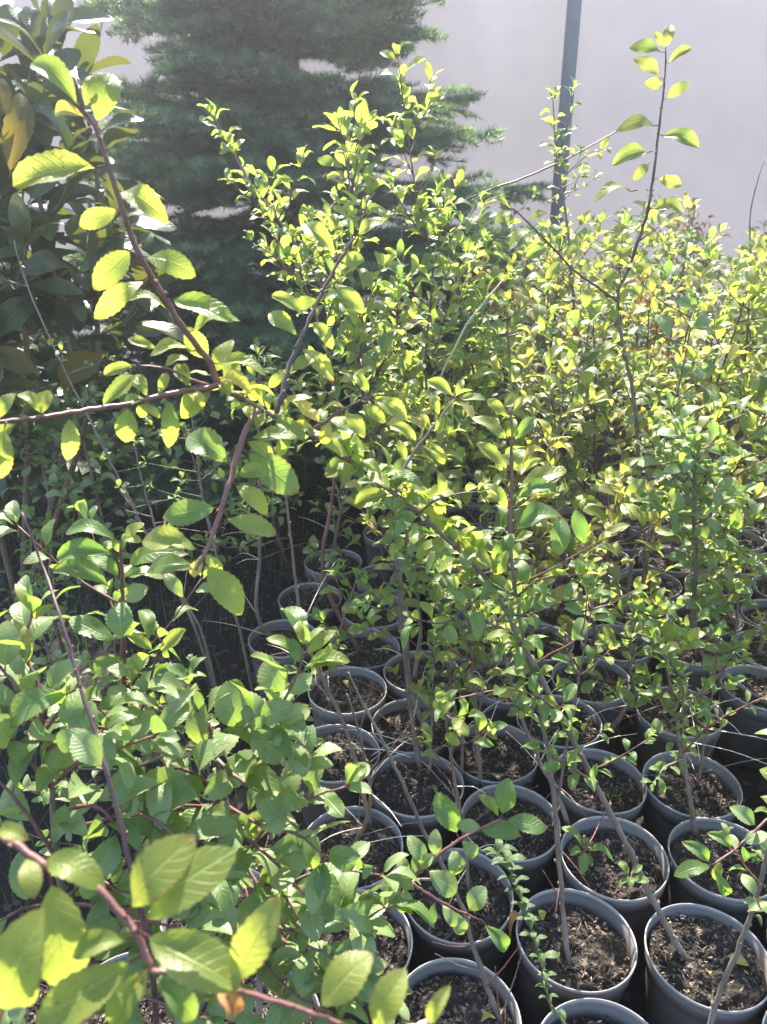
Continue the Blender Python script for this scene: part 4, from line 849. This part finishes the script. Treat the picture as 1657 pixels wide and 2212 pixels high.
q, s = trace('foreground round-leaved plum bush spilling over its pots, pale bloomy leaves', nearest_pot(-.12, .85), [(560, 2000, 1.12), (520, 1850, 1.06), (480, 1700, 1.02), (450, 1560, 1.0)], .0055, .0025, 103)
br = [[(540, 1950, 1.08), (480, 2020, 1.0), (430, 2080, .96), (380, 2130, .95)], [(550, 1980, 1.08), (540, 2080, 1.0), (500, 2150, .97), (470, 2210, .96)], [(560, 2000, 1.1), (650, 2060, 1.02), (690, 2130, 1.0), (720, 2210, .99)], [(520, 1860, 1.05), (440, 1900, 1.0), (360, 1960, .97), (300, 2010, .96)], [(560, 2000, 1.1), (660, 2010, 1.03), (760, 2000, 1.0), (830, 1960, .98)], [(565, 2030, 1.1), (680, 2110, 1.02), (770, 2130, 1.0), (830, 2160, .99)], [(560, 1990, 1.1), (640, 1900, 1.03), (740, 1880, 1.0), (820, 1890, .99)], [(500, 1760, 1.03), (450, 1690, .98), (380, 1660, .96), (320, 1690, .95)], [(530, 1900, 1.06), (600, 1920, 1.0), (650, 1990, .98)], [(470, 1640, 1.01), (530, 1690, .98), (600, 1690, .97), (650, 1650, .96)],
      [(520, 1860, 1.05), (600, 1760, 1.0), (680, 1720, .99), (745, 1700, .98)], [(480, 1700, 1.02), (560, 1620, .98), (610, 1520, .96), (645, 1450, .95), (655, 1400, .95)], [(470, 1650, 1.01), (400, 1620, .98), (280, 1660, .95), (170, 1660, .94)], [(500, 1780, 1.03), (590, 1860, .98), (680, 1950, .97), (760, 1980, .97)],
      [(480, 1700, 1.02), (430, 1800, .96), (420, 1890, .94), (440, 1960, .93)], [(460, 1600, 1.0), (520, 1580, .98), (560, 1560, .97), (620, 1590, .96)], [(490, 1740, 1.03), (580, 1790, .97), (640, 1800, .96), (700, 1850, .95)], [(455, 1580, 1.0), (420, 1520, .98), (410, 1480, .97)], [(520, 1850, 1.05), (620, 2010, 1.0), (700, 2060, .98), (760, 2100, .97)],
      [(530, 1900, 1.06), (560, 2060, 1.0), (640, 2150, .97), (720, 2190, .96)], [(500, 1760, 1.03), (400, 1740, .98), (330, 1790, .96), (290, 1850, .95)]]
for k, b0 in enumerate(br):
    e = q.stem([at(*v) for v in b0], .0026, .0012, 'red_bark' if k % 3 else 'grey_bark', 'branch'); q.leaves_along(e, .0235, .075, ['dusty', 'dusty', 'dusty', 'green'], start=.1, droop=.0, two=.2)
for a in [(648, 1402, 650, 1343, .95, .8, 'lime', 1), (640, 1402, 580, 1375, .95, .6, 'lime', .9), (660, 1420, 722, 1364, .95, .6, 'lime', .8), (660, 1450, 750, 1420, .95, .6, 'lime', .9), (650, 1440, 630, 1380, .95, .8, 'green', 1), (590, 1515, 577, 1428, .96, 1, 'dusty', 1.2), (640, 1520, 672, 1460, .96, .9, 'dusty', 1.2), (600, 1545, 545, 1590, .96, .8, 'dusty', 1.2),
          (495, 1580, 490, 1480, .97, 1, 'dusty', 1.3), (430, 1590, 395, 1490, .97, .9, 'dusty', 1.1), (450, 1720, 290, 1715, .93, .7, 'green', 1.3), (540, 1590, 635, 1525, .95, .8, 'dusty', 1), (520, 1600, 600, 1650, .95, .8, 'dusty', 1.2), (670, 1990, 672, 1945, .95, 1, 'lime', 1.4)]: q.px_leaf(*a)
q.finish()
q, s = trace('foreground plum bush at the lower corner, leaves crowded on red twigs', nearest_pot(-.48, .72), [(140, 2050, .95), (120, 1850, .92), (110, 1700, .92), (90, 1560, .93)], .0055, .0024, 104)
br = [[(135, 2000, .94), (160, 2080, .9), (180, 2150, .9), (200, 2220, .9)], [(130, 1950, .93), (200, 1900, .9), (270, 1930, .89), (330, 1930, .89)], [(140, 2040, .94), (90, 2100, .92), (40, 2170, .91)], [(110, 1700, .92), (60, 1640, .91), (20, 1590, .91)], [(100, 1620, .92), (160, 1590, .9), (220, 1580, .9)],
      [(120, 1850, .92), (60, 1760, .9), (10, 1700, .9), (-50, 1650, .9)], [(110, 1700, .92), (180, 1640, .9), (250, 1620, .9), (330, 1590, .9)], [(100, 1600, .92), (60, 1520, .92), (0, 1440, .92), (-60, 1400, .92)], [(120, 1760, .92), (200, 1740, .9), (260, 1790, .9), (330, 1850, .88)], [(95, 1580, .93), (150, 1520, .93), (210, 1530, .93), (240, 1560, .93)],
      [(130, 1950, .93), (220, 1960, .88), (320, 1990, .87), (420, 2010, .87)], [(130, 1960, .94), (60, 1960, .9), (0, 1990, .88)], [(135, 2030, .94), (230, 2110, .88), (330, 2160, .87), (440, 2190, .87)], [(92, 1570, .93), (80, 1470, .94), (50, 1400, .95), (70, 1330, .95)], [(115, 1800, .92), (300, 1760, .9), (400, 1830, .9), (470, 1900, .9)]]
for k, b0 in enumerate(br):
    e = q.stem([at(*v) for v in b0], .0026, .0012, 'red_bark', 'branch'); q.leaves_along(e, .024, .074, ['dusty', 'green', 'dusty'], start=.08, droop=.0, two=.15)
for a in [(60, 1310, 40, 1260, .95, .5, 'lime', .8), (60, 1340, 115, 1308, .95, .6, 'lime', .8), (20, 1440, 15, 1345, .92, 1, 'dusty', 1.2), (60, 1440, 30, 1345, .93, .6, 'olive', 1), (165, 1490, 10, 1560, .88, .6, 'green', .9), (10, 1560, 50, 1650, .9, 1, 'green', 1.1)]: q.px_leaf(*a)
q.finish()

# nearest, out of focus spray
bpt = V((pos[0][0] * 0 - .50, .40, SOIL_Z - .005)); pot(-.50, .40, 'grey plastic pot right under the lens, holding the blurred leafy spray', 'grey plant pots set out in rows')
q = Plant('plum_sapling', 'nearest plum spray, out of focus, with large bright leaves and red twig', 'sapling', bpt, SAP, seed=110)
s = q.stem([bpt, V((-.48, .42, .5)), at(-260, 1900, .56), at(-120, 1760, .50), at(-20, 1795, .47), at(60, 1840, .46), at(140, 1890, .455), at(220, 1925, .45), at(290, 2010, .445), at(290, 2010, .445), at(330, 2100, .44)], .0031, .0018, 'red_bark')
e = q.stem([at(*v) for v in [(328, 2096, .44), (400, 2110, .44), (550, 2150, .445), (680, 2190, .45), (800, 2240, .455)]], .0018, .0012, 'red_bark', 'branch')
for a in [(100, 1870, 146, 2140, .445, .7, 'lime', 1, .01), (70, 1832, 222, 1900, .45, .7, 'lime', 1.05), (335, 1975, 484, 1847, .44, .7, 'lime', .85), (312, 1932, 398, 1822, .44, .7, 'lime', 1), (303, 1980, 512, 2128, .43, .8, 'lime', .95), (512, 2120, 597, 1958, .43, .8, 'lime', .85), (280, 2030, 160, 2062, .44, .6, 'lime', 1),
          (-5, 2215, 88, 1972, .40, .8, 'lime', 1), (322, 2088, 238, 2215, .43, .8, 'lime', 1), (330, 2110, 425, 2200, .44, .8, 'green', .9), (260, 2120, 85, 2215, .42, .8, 'lime', 1), (-30, 1725, 58, 1812, .46, .6, 'lime', 1), (668, 2160, 792, 2060, .46, .8, 'lime', 1.1), (860, 2225, 864, 2098, .46, 1, 'lime', 1),
          (920, 2225, 970, 2132, .46, .7, 'lime', .8), (-10, 1880, 70, 1930, .44, .7, 'lime', 1), (20, 2050, 60, 2180, .41, .8, 'lime', 1), (440, 2130, 520, 2190, .44, .8, 'dry', 1), (350, 2060, 300, 2150, .44, .8, 'yellow', .9)]: q.px_leaf(*a)
e2 = q.stem([at(*v) for v in [(800, 2240, .455), (880, 2225, .455), (925, 2205, .455)]], .0018, .0014, 'straw', 'branch'); q.finish()

# ------------------------------------------------------------------ crowd of saplings in the back rows
back_pal = [['lime', 'olive', 'green'], ['lime', 'lime', 'green'], ['olive', 'lime', 'olive', 'yellow'], ['green', 'dusty', 'lime'], ['olive', 'lime', 'lime', 'olive', 'lime', 'yellow']]
nb = 0
for i, (x, y) in enumerate(pos):
    if i in used or i < fixed: continue
    far = y > 1.95
    if y < 1.0 and x < .05: continue
    if y < 1.6 and x < 0.9: continue
    r = random.Random(500 + i)
    if y > 2.6 and r.random() < .33: continue
    hgt = r.uniform(.72, 1.02) if far else r.uniform(.6, .85)
    if y > 2.6: hgt = r.uniform(.82, 1.14)
    if x < .35 and y > 2.3: hgt *= .85
    b_ = V((x + r.uniform(-.03, .03), y + r.uniform(-.03, .03), SOIL_Z - .005))
    pi = r.randrange(len(back_pal))
    lab = ('tall ' if hgt > .98 else 'mid-height ' if hgt > .85 else 'low ') + ['lime and olive leaved', 'lime-green leaved', 'yellowing olive', 'grey-green leaved', 'part-yellowed lime'][pi] + ' sapling '
    lx = (x - .1) / (y + .6)
    lab += ('nearest back row, ' if y < 2.2 else 'second back row, ' if y < 2.7 else 'well back in the crowd, ' if y < 3.5 else 'farthest rows before the sheeting, ') if far else 'beside the pot rows, '
    lab += 'behind the central bush' if lx < .10 else 'toward the steel post' if lx < .22 else 'behind the tallest shoot' if lx < .36 else 'toward the outer edge'
    nb += 1
    q = Plant('plum_sapling', lab, 'sapling', b_, 'plum saplings crowding the back rows' if far else SAP, join=far, seed=600 + i)
    lean = V((r.uniform(-.14, .14), r.uniform(-.16, .08), 0)); pts = [b_ + lean * (k / 5) ** 1.4 + V((r.uniform(-.012, .012), r.uniform(-.012, .012), hgt * k / 5)) for k in range(6)]
    s = q.stem(pts, .0062, .0018, r.choice(['grey_bark', 'brown_bark', 'dark_bark']), n=4)
    pal = back_pal[pi]
    bushy(q, s, 13 if far else 14, .34, .97, .24, .047, .082, pal, 'dark_bark', spur=.55, bare=2)
    q.finish()

# bare arching cane and dry straw stems sticking out of the crowd
b_ = V((.10, 2.62, SOIL_Z)); q = Plant('bare_sapling', 'thin bare dark rod slanting up across the steel post', 'sapling', b_, None, seed=301)
q.stem([b_, at(860, 560, 2.52), at(950, 462, 2.48), at(1055, 412, 2.45), at(1130, 385, 2.43), at(1210, 350, 2.4), at(1290, 308, 2.38), at(1358, 268, 2.36)], .0044, .002, 'dark_bark'); q.finish()
b_ = V((.22, 2.3, SOIL_Z)); q = Plant('withered_sapling', 'pale straw-coloured dead stalk standing out of the green crowd', 'dead stem', b_, None, seed=302)
q.stem([b_, at(940, 900, 2.15), at(990, 735, 2.0), at(1040, 660, 1.97), at(1088, 603, 1.95)], .0038, .0016, 'straw'); q.finish()
for k, (px, py, z, lab) in enumerate([(1050, 570, 2.6, 'dead sapling with shrivelled brown leaves beside the fir'), (1405, 590, 2.5, 'dead sapling of rust-brown hanging leaves behind the tallest shoot'), (1500, 440, 3.6, 'withered sapling with a dark brown leaf tuft on its tip, far corner')]):
    top = at(px, py, z); b_ = V((top.x + .05, top.y + .03, SOIL_Z)); q = Plant('dead_sapling', lab, 'sapling', b_, None, seed=310 + k)
    s = q.stem([b_, b_.lerp(top, .5) + V((.02, 0, 0)), top], .005, .0016, 'dark_bark'); bushy(q, s, 7, .55, .95, .16, .03, .05, ['dry', 'dry', 'yellow'], 'brown_bark', spur=.3, droop=.9); q.finish()
b_ = V((1.62, 3.2, SOIL_Z)); q = Plant('bare_sapling', 'hair-thin bare whip bending upward at the wall, outermost', 'sapling', b_, None, seed=330)
q.stem([b_, at(1622, 600, 3.2), at(1620, 470, 3.15), at(1640, 380, 3.1), at(1655, 340, 3.1)], .004, .0012, 'dark_bark'); q.finish()

# ------------------------------------------------------------------ laurel-like shrub at the corner
lb = V((-1.28, 2.35, -.01)); q = Plant('laurel_shrub', 'dark shrub with long glossy laurel leaves at the upper corner', 'shrub', lb, None, seed=401)
stems = [[lb, at(150, 900, 2.35), at(120, 600, 2.3), at(80, 400, 2.28), at(60, 200, 2.26), at(95, 60, 2.25)], [lb, at(60, 800, 2.3), at(20, 500, 2.25), at(-20, 250, 2.2), at(-10, 60, 2.2)], [lb, at(200, 850, 2.45), at(200, 600, 2.45), at(210, 400, 2.4), at(190, 260, 2.4), at(160, 170, 2.4)], [lb, at(-60, 900, 2.2), at(-90, 600, 2.1), at(-80, 300, 2.1)]]
for si, pts in enumerate(stems):
    s = q.stem(pts, .010, .004, 'brown_bark', 'stem' if si == 0 else 'branch')
    q.leaves_along(s[int(len(s) * .2):], .046, .25, ['laurel'], droop=.35, two=.6, spread=1.0, size_fall=.1)
    for k in range(6):
        i = int(len(s) * q.r.uniform(.2, .8)); a = q.r.uniform(0, 6.28); d = V((math.cos(a), math.sin(a) * .6 - .2, .5)).normalized()
        e = q.stem([s[i], s[i] + d * .12, s[i] + d * .22 + V((0, 0, .05))], .004, .0025, 'green_stem', 'branch'); q.leaves_along(e, .055, .23, 'laurel', droop=.3)
for a in [(75, 135, 45, 5, 2.2, .9, 'laurel', .9), (110, 110, 150, -20, 2.25, .9, 'laurel', 1), (100, 130, 60, 20, 2.2, .5, 'laurel', 1), (5, 130, 20, 15, 2.1, .9, 'laurel', 1.2), (130, 120, 118, -10, 2.25, .7, 'laurel', .8), (20, 385, 52, 200, 2.0, .8, 'laurel_old', .8), (-20, 280, 10, 170, 2.0, .8, 'laurel_old', 1),
          (-30, 770, 75, 800, 2.0, .7, 'laurel_old', 1.1), (230, 760, 125, 820, 2.1, .9, 'laurel_old', 1.4), (60, 440, 130, 330, 2.1, .9, 'laurel', 1.2), (110, 330, 70, 200, 2.15, .9, 'laurel', 1.2), (150, 300, 100, 170, 2.2, .8, 'laurel', 1.2)]: q.px_leaf(*a)
q.finish()

lb = V((-2.0, 3.2, -.01)); q = Plant('laurel_shrub', 'shaded dark laurel filling the gap below and behind the glossy one', 'shrub', lb, None, join=True, seed=402)
for k in range(26):
    tx = q.r.uniform(-2.5, -1.05); top = V((tx, q.r.uniform(2.75, 3.9), q.r.uniform(.25, 1.5)))
    s = q.stem([lb, lb.lerp(top, .5) + V((0, 0, .1)), top], .011, .004, 'brown_bark', 'stem' if k == 0 else 'branch'); q.leaves_along(s[2:], .022, .17, ['laurel'], droop=.4, two=.7, size_fall=.1)
q.finish()

# ------------------------------------------------------------------ fir tree
def fir(base, height, seed):
    r = random.Random(seed); B = V(base)
    root = thing('fir_tree', 'large blue-green fir with tiered flat boughs before the white sheeting', 'tree', base)
    vs, fs = tube([V((0, 0, -.1)), V((.01, 0, height * .35)), V((0, .01, height * .7)), V((0, 0, height))], .060, .008, 10); link('trunk', mesh_from('trunk', vs, fs, M['brown_bark']), root)
    rng = np.random.default_rng(seed)
    z = .12; lvl = 0
    while z < height - .1:
        f = z / height
        ln = (1.72 * (1 - f) ** .58 + .06) * (1.0 if f > .1 else .9)
        nb_ = (9 if z < 1.2 else 10) if f < .85 else 5; dense = 620 if z < 2.9 else 120
        for k in range(nb_):
            a = 2 * math.pi * (k + r.uniform(-.25, .25)) / nb_ + lvl * .9
            l = ln * r.uniform(.55, 1.14); d = V((math.cos(a), math.sin(a), 0)); side = V((-math.sin(a), math.cos(a), 0))
            z0 = z + r.uniform(-.07, .07)
            rise = r.uniform(.02, .16) if f < .6 else r.uniform(.2, .45)
            axis = [V((0, 0, z0)) + d * (l * t) + V((0, 0, l * (rise * t - .16 * t * t + .10 * t ** 4))) for t in np.linspace(.02, 1, 9)]
            vs, fs = tube(axis, .011 * (1 - f) + .004, .0022, 5); bo = link('branch', mesh_from('branch', vs, fs, M['brown_bark']), root)
            segs = []                                     # (start, end, weight of the painted tip light)
            for i in range(1, 8): segs.append((axis[i], axis[i + 1], (i - 3) / 5))
            n_t = max(4, int(l / (.085 if z < 2.9 else .10)))
            for j in range(n_t):
                t = .10 + .88 * (j + r.random() * .5) / n_t; ii = min(7, int(t * 8)); p = axis[ii].lerp(axis[ii + 1], t * 8 - ii)
                tl = (.46 * l * (1 - t) + .09) * r.uniform(.75, 1.2)
                for sg in (1, -1):
                    dd = (d * r.uniform(.55, .95) + side * sg * r.uniform(.7, 1.0) + V((0, 0, r.uniform(-.30, .22)))).normalized()
                    e = p + dd * tl + V((0, 0, -.04 * tl)); segs.append((p, p.lerp(e, .5) + V((0, 0, .01)), .3)); segs.append((p.lerp(e, .5) + V((0, 0, .01)), e, 1.0))
                    if tl > .16:
                        for m in (.45, .7):
                            for s2 in (1, -1):
                                q0 = p.lerp(e, m); d2 = (dd + dd.cross(V((0, 0, 1))) * s2 * .9 + V((0, 0, r.uniform(-.1, .12)))).normalized(); segs.append((q0, q0 + d2 * tl * .38 * r.uniform(.7, 1.2), .8))
            A = np.array([tuple(s_[0]) for s_ in segs]); E_ = np.array([tuple(s_[1]) for s_ in segs]); Y = np.array([s_[2] for s_ in segs])
            seglen = np.linalg.norm(E_ - A, axis=1); cnt = np.maximum(3, (seglen * dense).astype(int)); idx = np.repeat(np.arange(len(segs)), cnt)
            t = rng.random(len(idx)); P0 = A[idx] + (E_ - A)[idx] * t[:, None]; D = (E_ - A)[idx] / seglen[idx][:, None]
            rv_ = rng.normal(size=(len(idx), 3)); rv_[:, 2] = rv_[:, 2] * .6 + .45; rv_ -= D * (rv_ * D).sum(1)[:, None]; rv_ /= np.linalg.norm(rv_, axis=1)[:, None] + 1e-9
            nd = D * rng.uniform(.35, .9, (len(idx), 1)) + rv_; nd /= np.linalg.norm(nd, axis=1)[:, None]
            nl = rng.uniform(.030, .050, (len(idx), 1)); W = np.cross(nd, rng.normal(size=(len(idx), 3))); W /= np.linalg.norm(W, axis=1)[:, None] + 1e-9; W *= .0023
            n = len(idx); VV = np.empty((n, 3, 3)); VV[:, 0] = P0 - W; VV[:, 1] = P0 + W; VV[:, 2] = P0 + nd * nl
            me = bpy.data.meshes.new('needles'); me.vertices.add(n * 3); me.vertices.foreach_set('co', VV.ravel().astype(np.float32)); me.loops.add(n * 3); me.loops.foreach_set('vertex_index', np.arange(n * 3, dtype=np.int32))
            me.polygons.add(n); me.polygons.foreach_set('loop_start', np.arange(0, n * 3, 3, dtype=np.int32)); me.polygons.foreach_set('loop_total', np.full(n, 3, dtype=np.int32))
            ul = me.uv_layers.new(name='UVMap'); yv = (Y[idx] > .75) * (.35 + .65 * rng.random(len(segs))[idx]) * (.25 + .75 * t); uvv = np.zeros((n, 3, 2), dtype=np.float32); uvv[:, :, 1] = yv[:, None]; ul.data.foreach_set('uv', uvv.ravel())
            me.materials.append(M['needles']); me.update(calc_edges=True)
            no = link('needles', me, bo); no['kind'] = 'stuff'
        z += (.25 if z < 2.9 else .2) * (1 - .2 * f) * r.uniform(.85, 1.15); lvl += 1
fb = at(650, 600, 4.25)
fir((fb.x, fb.y, 0), 3.3, 5)

# ------------------------------------------------------------------ added scattering volume in place of the lens glare
def glare_haze():
    m, t, out = new_mat('lens_glare_volume'); v = N(t, 'ShaderNodeVolumePrincipled'); v.inputs['Density'].default_value = 0.011; v.inputs['Anisotropy'].default_value = 0.7
    v.inputs['Color'].default_value = (0.95, 0.97, 1.0, 1); L(t, v.outputs[0], out.inputs['Volume'])
    x, y0, y1, z0, z1 = 8.0, -3.0, 9.5, -1.1, 3.9
    vs = [(a, b, c) for c in (z0, z1) for a, b in ((-x, y0), (x, y0), (x, y1), (-x, y1))]
    o = link('glare_haze', mesh_from('glare_haze', vs, [(3, 2, 1, 0), (4, 5, 6, 7), (0, 1, 5, 4), (1, 2, 6, 5), (2, 3, 7, 6), (3, 0, 4, 7)], m, None, False)); o['kind'] = 'stuff'
glare_haze()

# ------------------------------------------------------------------ grass at the foot of the fir, fallen leaves
def grass():
    rng = random.Random(9); vs, fs, uv = [], [], []
    for k in range(1800):
        x, y = rng.uniform(-1.9, -.30), rng.uniform(1.15, 3.2)
        if x > -.36 and y < 1.2: continue
        if x > -.42 and 1.75 < y < 2.6: continue
        hh = rng.uniform(.04, .15) * (1.0 if rng.random() < .8 else 1.5); a = rng.uniform(0, 6.28); lean = rng.uniform(.1, .7) * hh; wd = rng.uniform(.0012, .0024)
        dx, dy = math.cos(a), math.sin(a); o_ = len(vs)
        for t, ww in ((0, 1), (.55, .8)):
            cx, cy, cz = x + dx * lean * t * t, y + dy * lean * t * t, hh * t - .01
            vs += [(cx - dy * wd * ww, cy + dx * wd * ww, cz), (cx + dy * wd * ww, cy - dx * wd * ww, cz)]; uv += [(.2, t + .01), (.8, t + .01)]
        vs.append((x + dx * lean, y + dy * lean, hh * .93)); uv.append((.5, 1)); fs += [(o_, o_ + 1, o_ + 3, o_ + 2), (o_ + 2, o_ + 3, o_ + 4)]
    o = link('grass', mesh_from('grass', vs, fs, M['grass'], uv)); o['kind'] = 'stuff'; tag(o, 'dark fine grass growing between the pots and the fir', 'grass')
grass()
def sprouts(key, dx, dy, n, lab):
    rng = random.Random(n); vs, fs, uv = [], [], []
    for k in range(n):
        a = rng.uniform(0, 6.28); hh = rng.uniform(.015, .045); x, y = rng.gauss(0, .008), rng.gauss(0, .008); wd = .0011; dx_, dy_ = math.cos(a), math.sin(a); o_ = len(vs)
        for t in (0, .5): vs += [(x + dx_ * hh * .4 * t * t - dy_ * wd, y + dy_ * hh * .4 * t * t + dx_ * wd, hh * t), (x + dx_ * hh * .4 * t * t + dy_ * wd, y + dy_ * hh * .4 * t * t - dx_ * wd, hh * t)]; uv += [(.2, t + .01), (.8, t + .01)]
        vs.append((x + dx_ * hh * .4, y + dy_ * hh * .4, hh * .95)); uv.append((.5, 1)); fs += [(o_, o_ + 1, o_ + 3, o_ + 2), (o_ + 2, o_ + 3, o_ + 4)]
    o = link('grass_tuft', mesh_from('grass_tuft', vs, fs, M['weed'], uv), None, (PK[key][0] + dx, PK[key][1] + dy, SOIL_Z - .004)); tag(o, lab, 'grass tuft')
sprouts('F', .03, -.03, 22, 'few green grass blades sprouting beneath a hanging leaf cluster'); sprouts('Z', .07, -.02, 12, 'tiny grass blades sprouting at the lowest pot rim'); sprouts('G', -.03, -.06, 9, 'thin grass blades near the forked stem foot')
def fallen(key, dx, dy, ln, style, lab, wide=1.0, zz=.012):
    me = rnd.choice(LEAF[style]); o = link('fallen_leaf', me, None, (PK[key][0] + dx, PK[key][1] + dy, SOIL_Z + zz)); o.rotation_euler = (R(rnd.uniform(-12, 12)), R(rnd.uniform(-20, 20)), rnd.uniform(0, 6.28)); o.scale = (ln * wide, ln, ln); tag(o, lab, 'fallen leaf', 'fallen leaves on the soil')
fallen('I', -.03, .07, .05, 'yellow', 'tan curled fallen leaf leaning at a back rim', 1.2, .025); fallen('E', -.055, .055, .045, 'dry', 'orange-brown fallen leaf beside the bright serrated twig', 1.3)
fallen('H', -.02, .01, .05, 'yellow', 'torn pale fallen leaf on the soil with orange crumbs', 1.2); fallen('B', .075, -.01, .05, 'yellow', 'dry beige fallen leaf at the outer edge of the arching stem pot', 1.0)
fallen('B', -.0, -.035, .022, 'yellow', 'small oval yellow fallen leaf near the arching stem foot', 1.3); fallen('A', -.07, .045, .05, 'dry', 'crumpled tan fallen leaf along the back rim of the thin-stem pot', .9, .02); fallen('A', -.045, .04, .028, 'yellow', 'small pale fallen leaf next to a crumpled tan one', 1.2)
fallen('N', .03, .02, .03, 'yellow', 'yellow fallen leaf at a stem foot in the sunlit pot', .8); fallen('U', .0, .03, .035, 'yellow', 'tan fallen leaf in the shade of the deep pot', 1); fallen('K', .035, .0, .028, 'yellow', 'yellow fallen leaf beside crossed dry twigs', 1)
fallen('G', -.06, .0, .02, 'yellow', 'tiny pale fallen leaf in the forked stem pot', 1)
o = link('plant_label', mesh_from('plant_label', [(-.006, 0, 0), (.006, 0, 0), (.006, .002, .06), (-.006, .002, .06), (-.006, .0012, 0), (.006, .0012, 0), (.006, .0032, .06), (-.006, .0032, .06)], [(0, 1, 2, 3), (7, 6, 5, 4), (0, 4, 5, 1), (2, 6, 7, 3), (0, 3, 7, 4), (1, 5, 6, 2)], simple('white_label', (.8, .8, .8)), None, False), None, (PK['Q'][0] - .035, PK['Q'][1] - .01, SOIL_Z - .012))
o.rotation_euler = (R(35), R(12), R(20)); tag(o, 'small white plastic plant label stuck in shaded soil', 'plant label')
print('objects', len(bpy.data.objects), 'back saplings', nb)
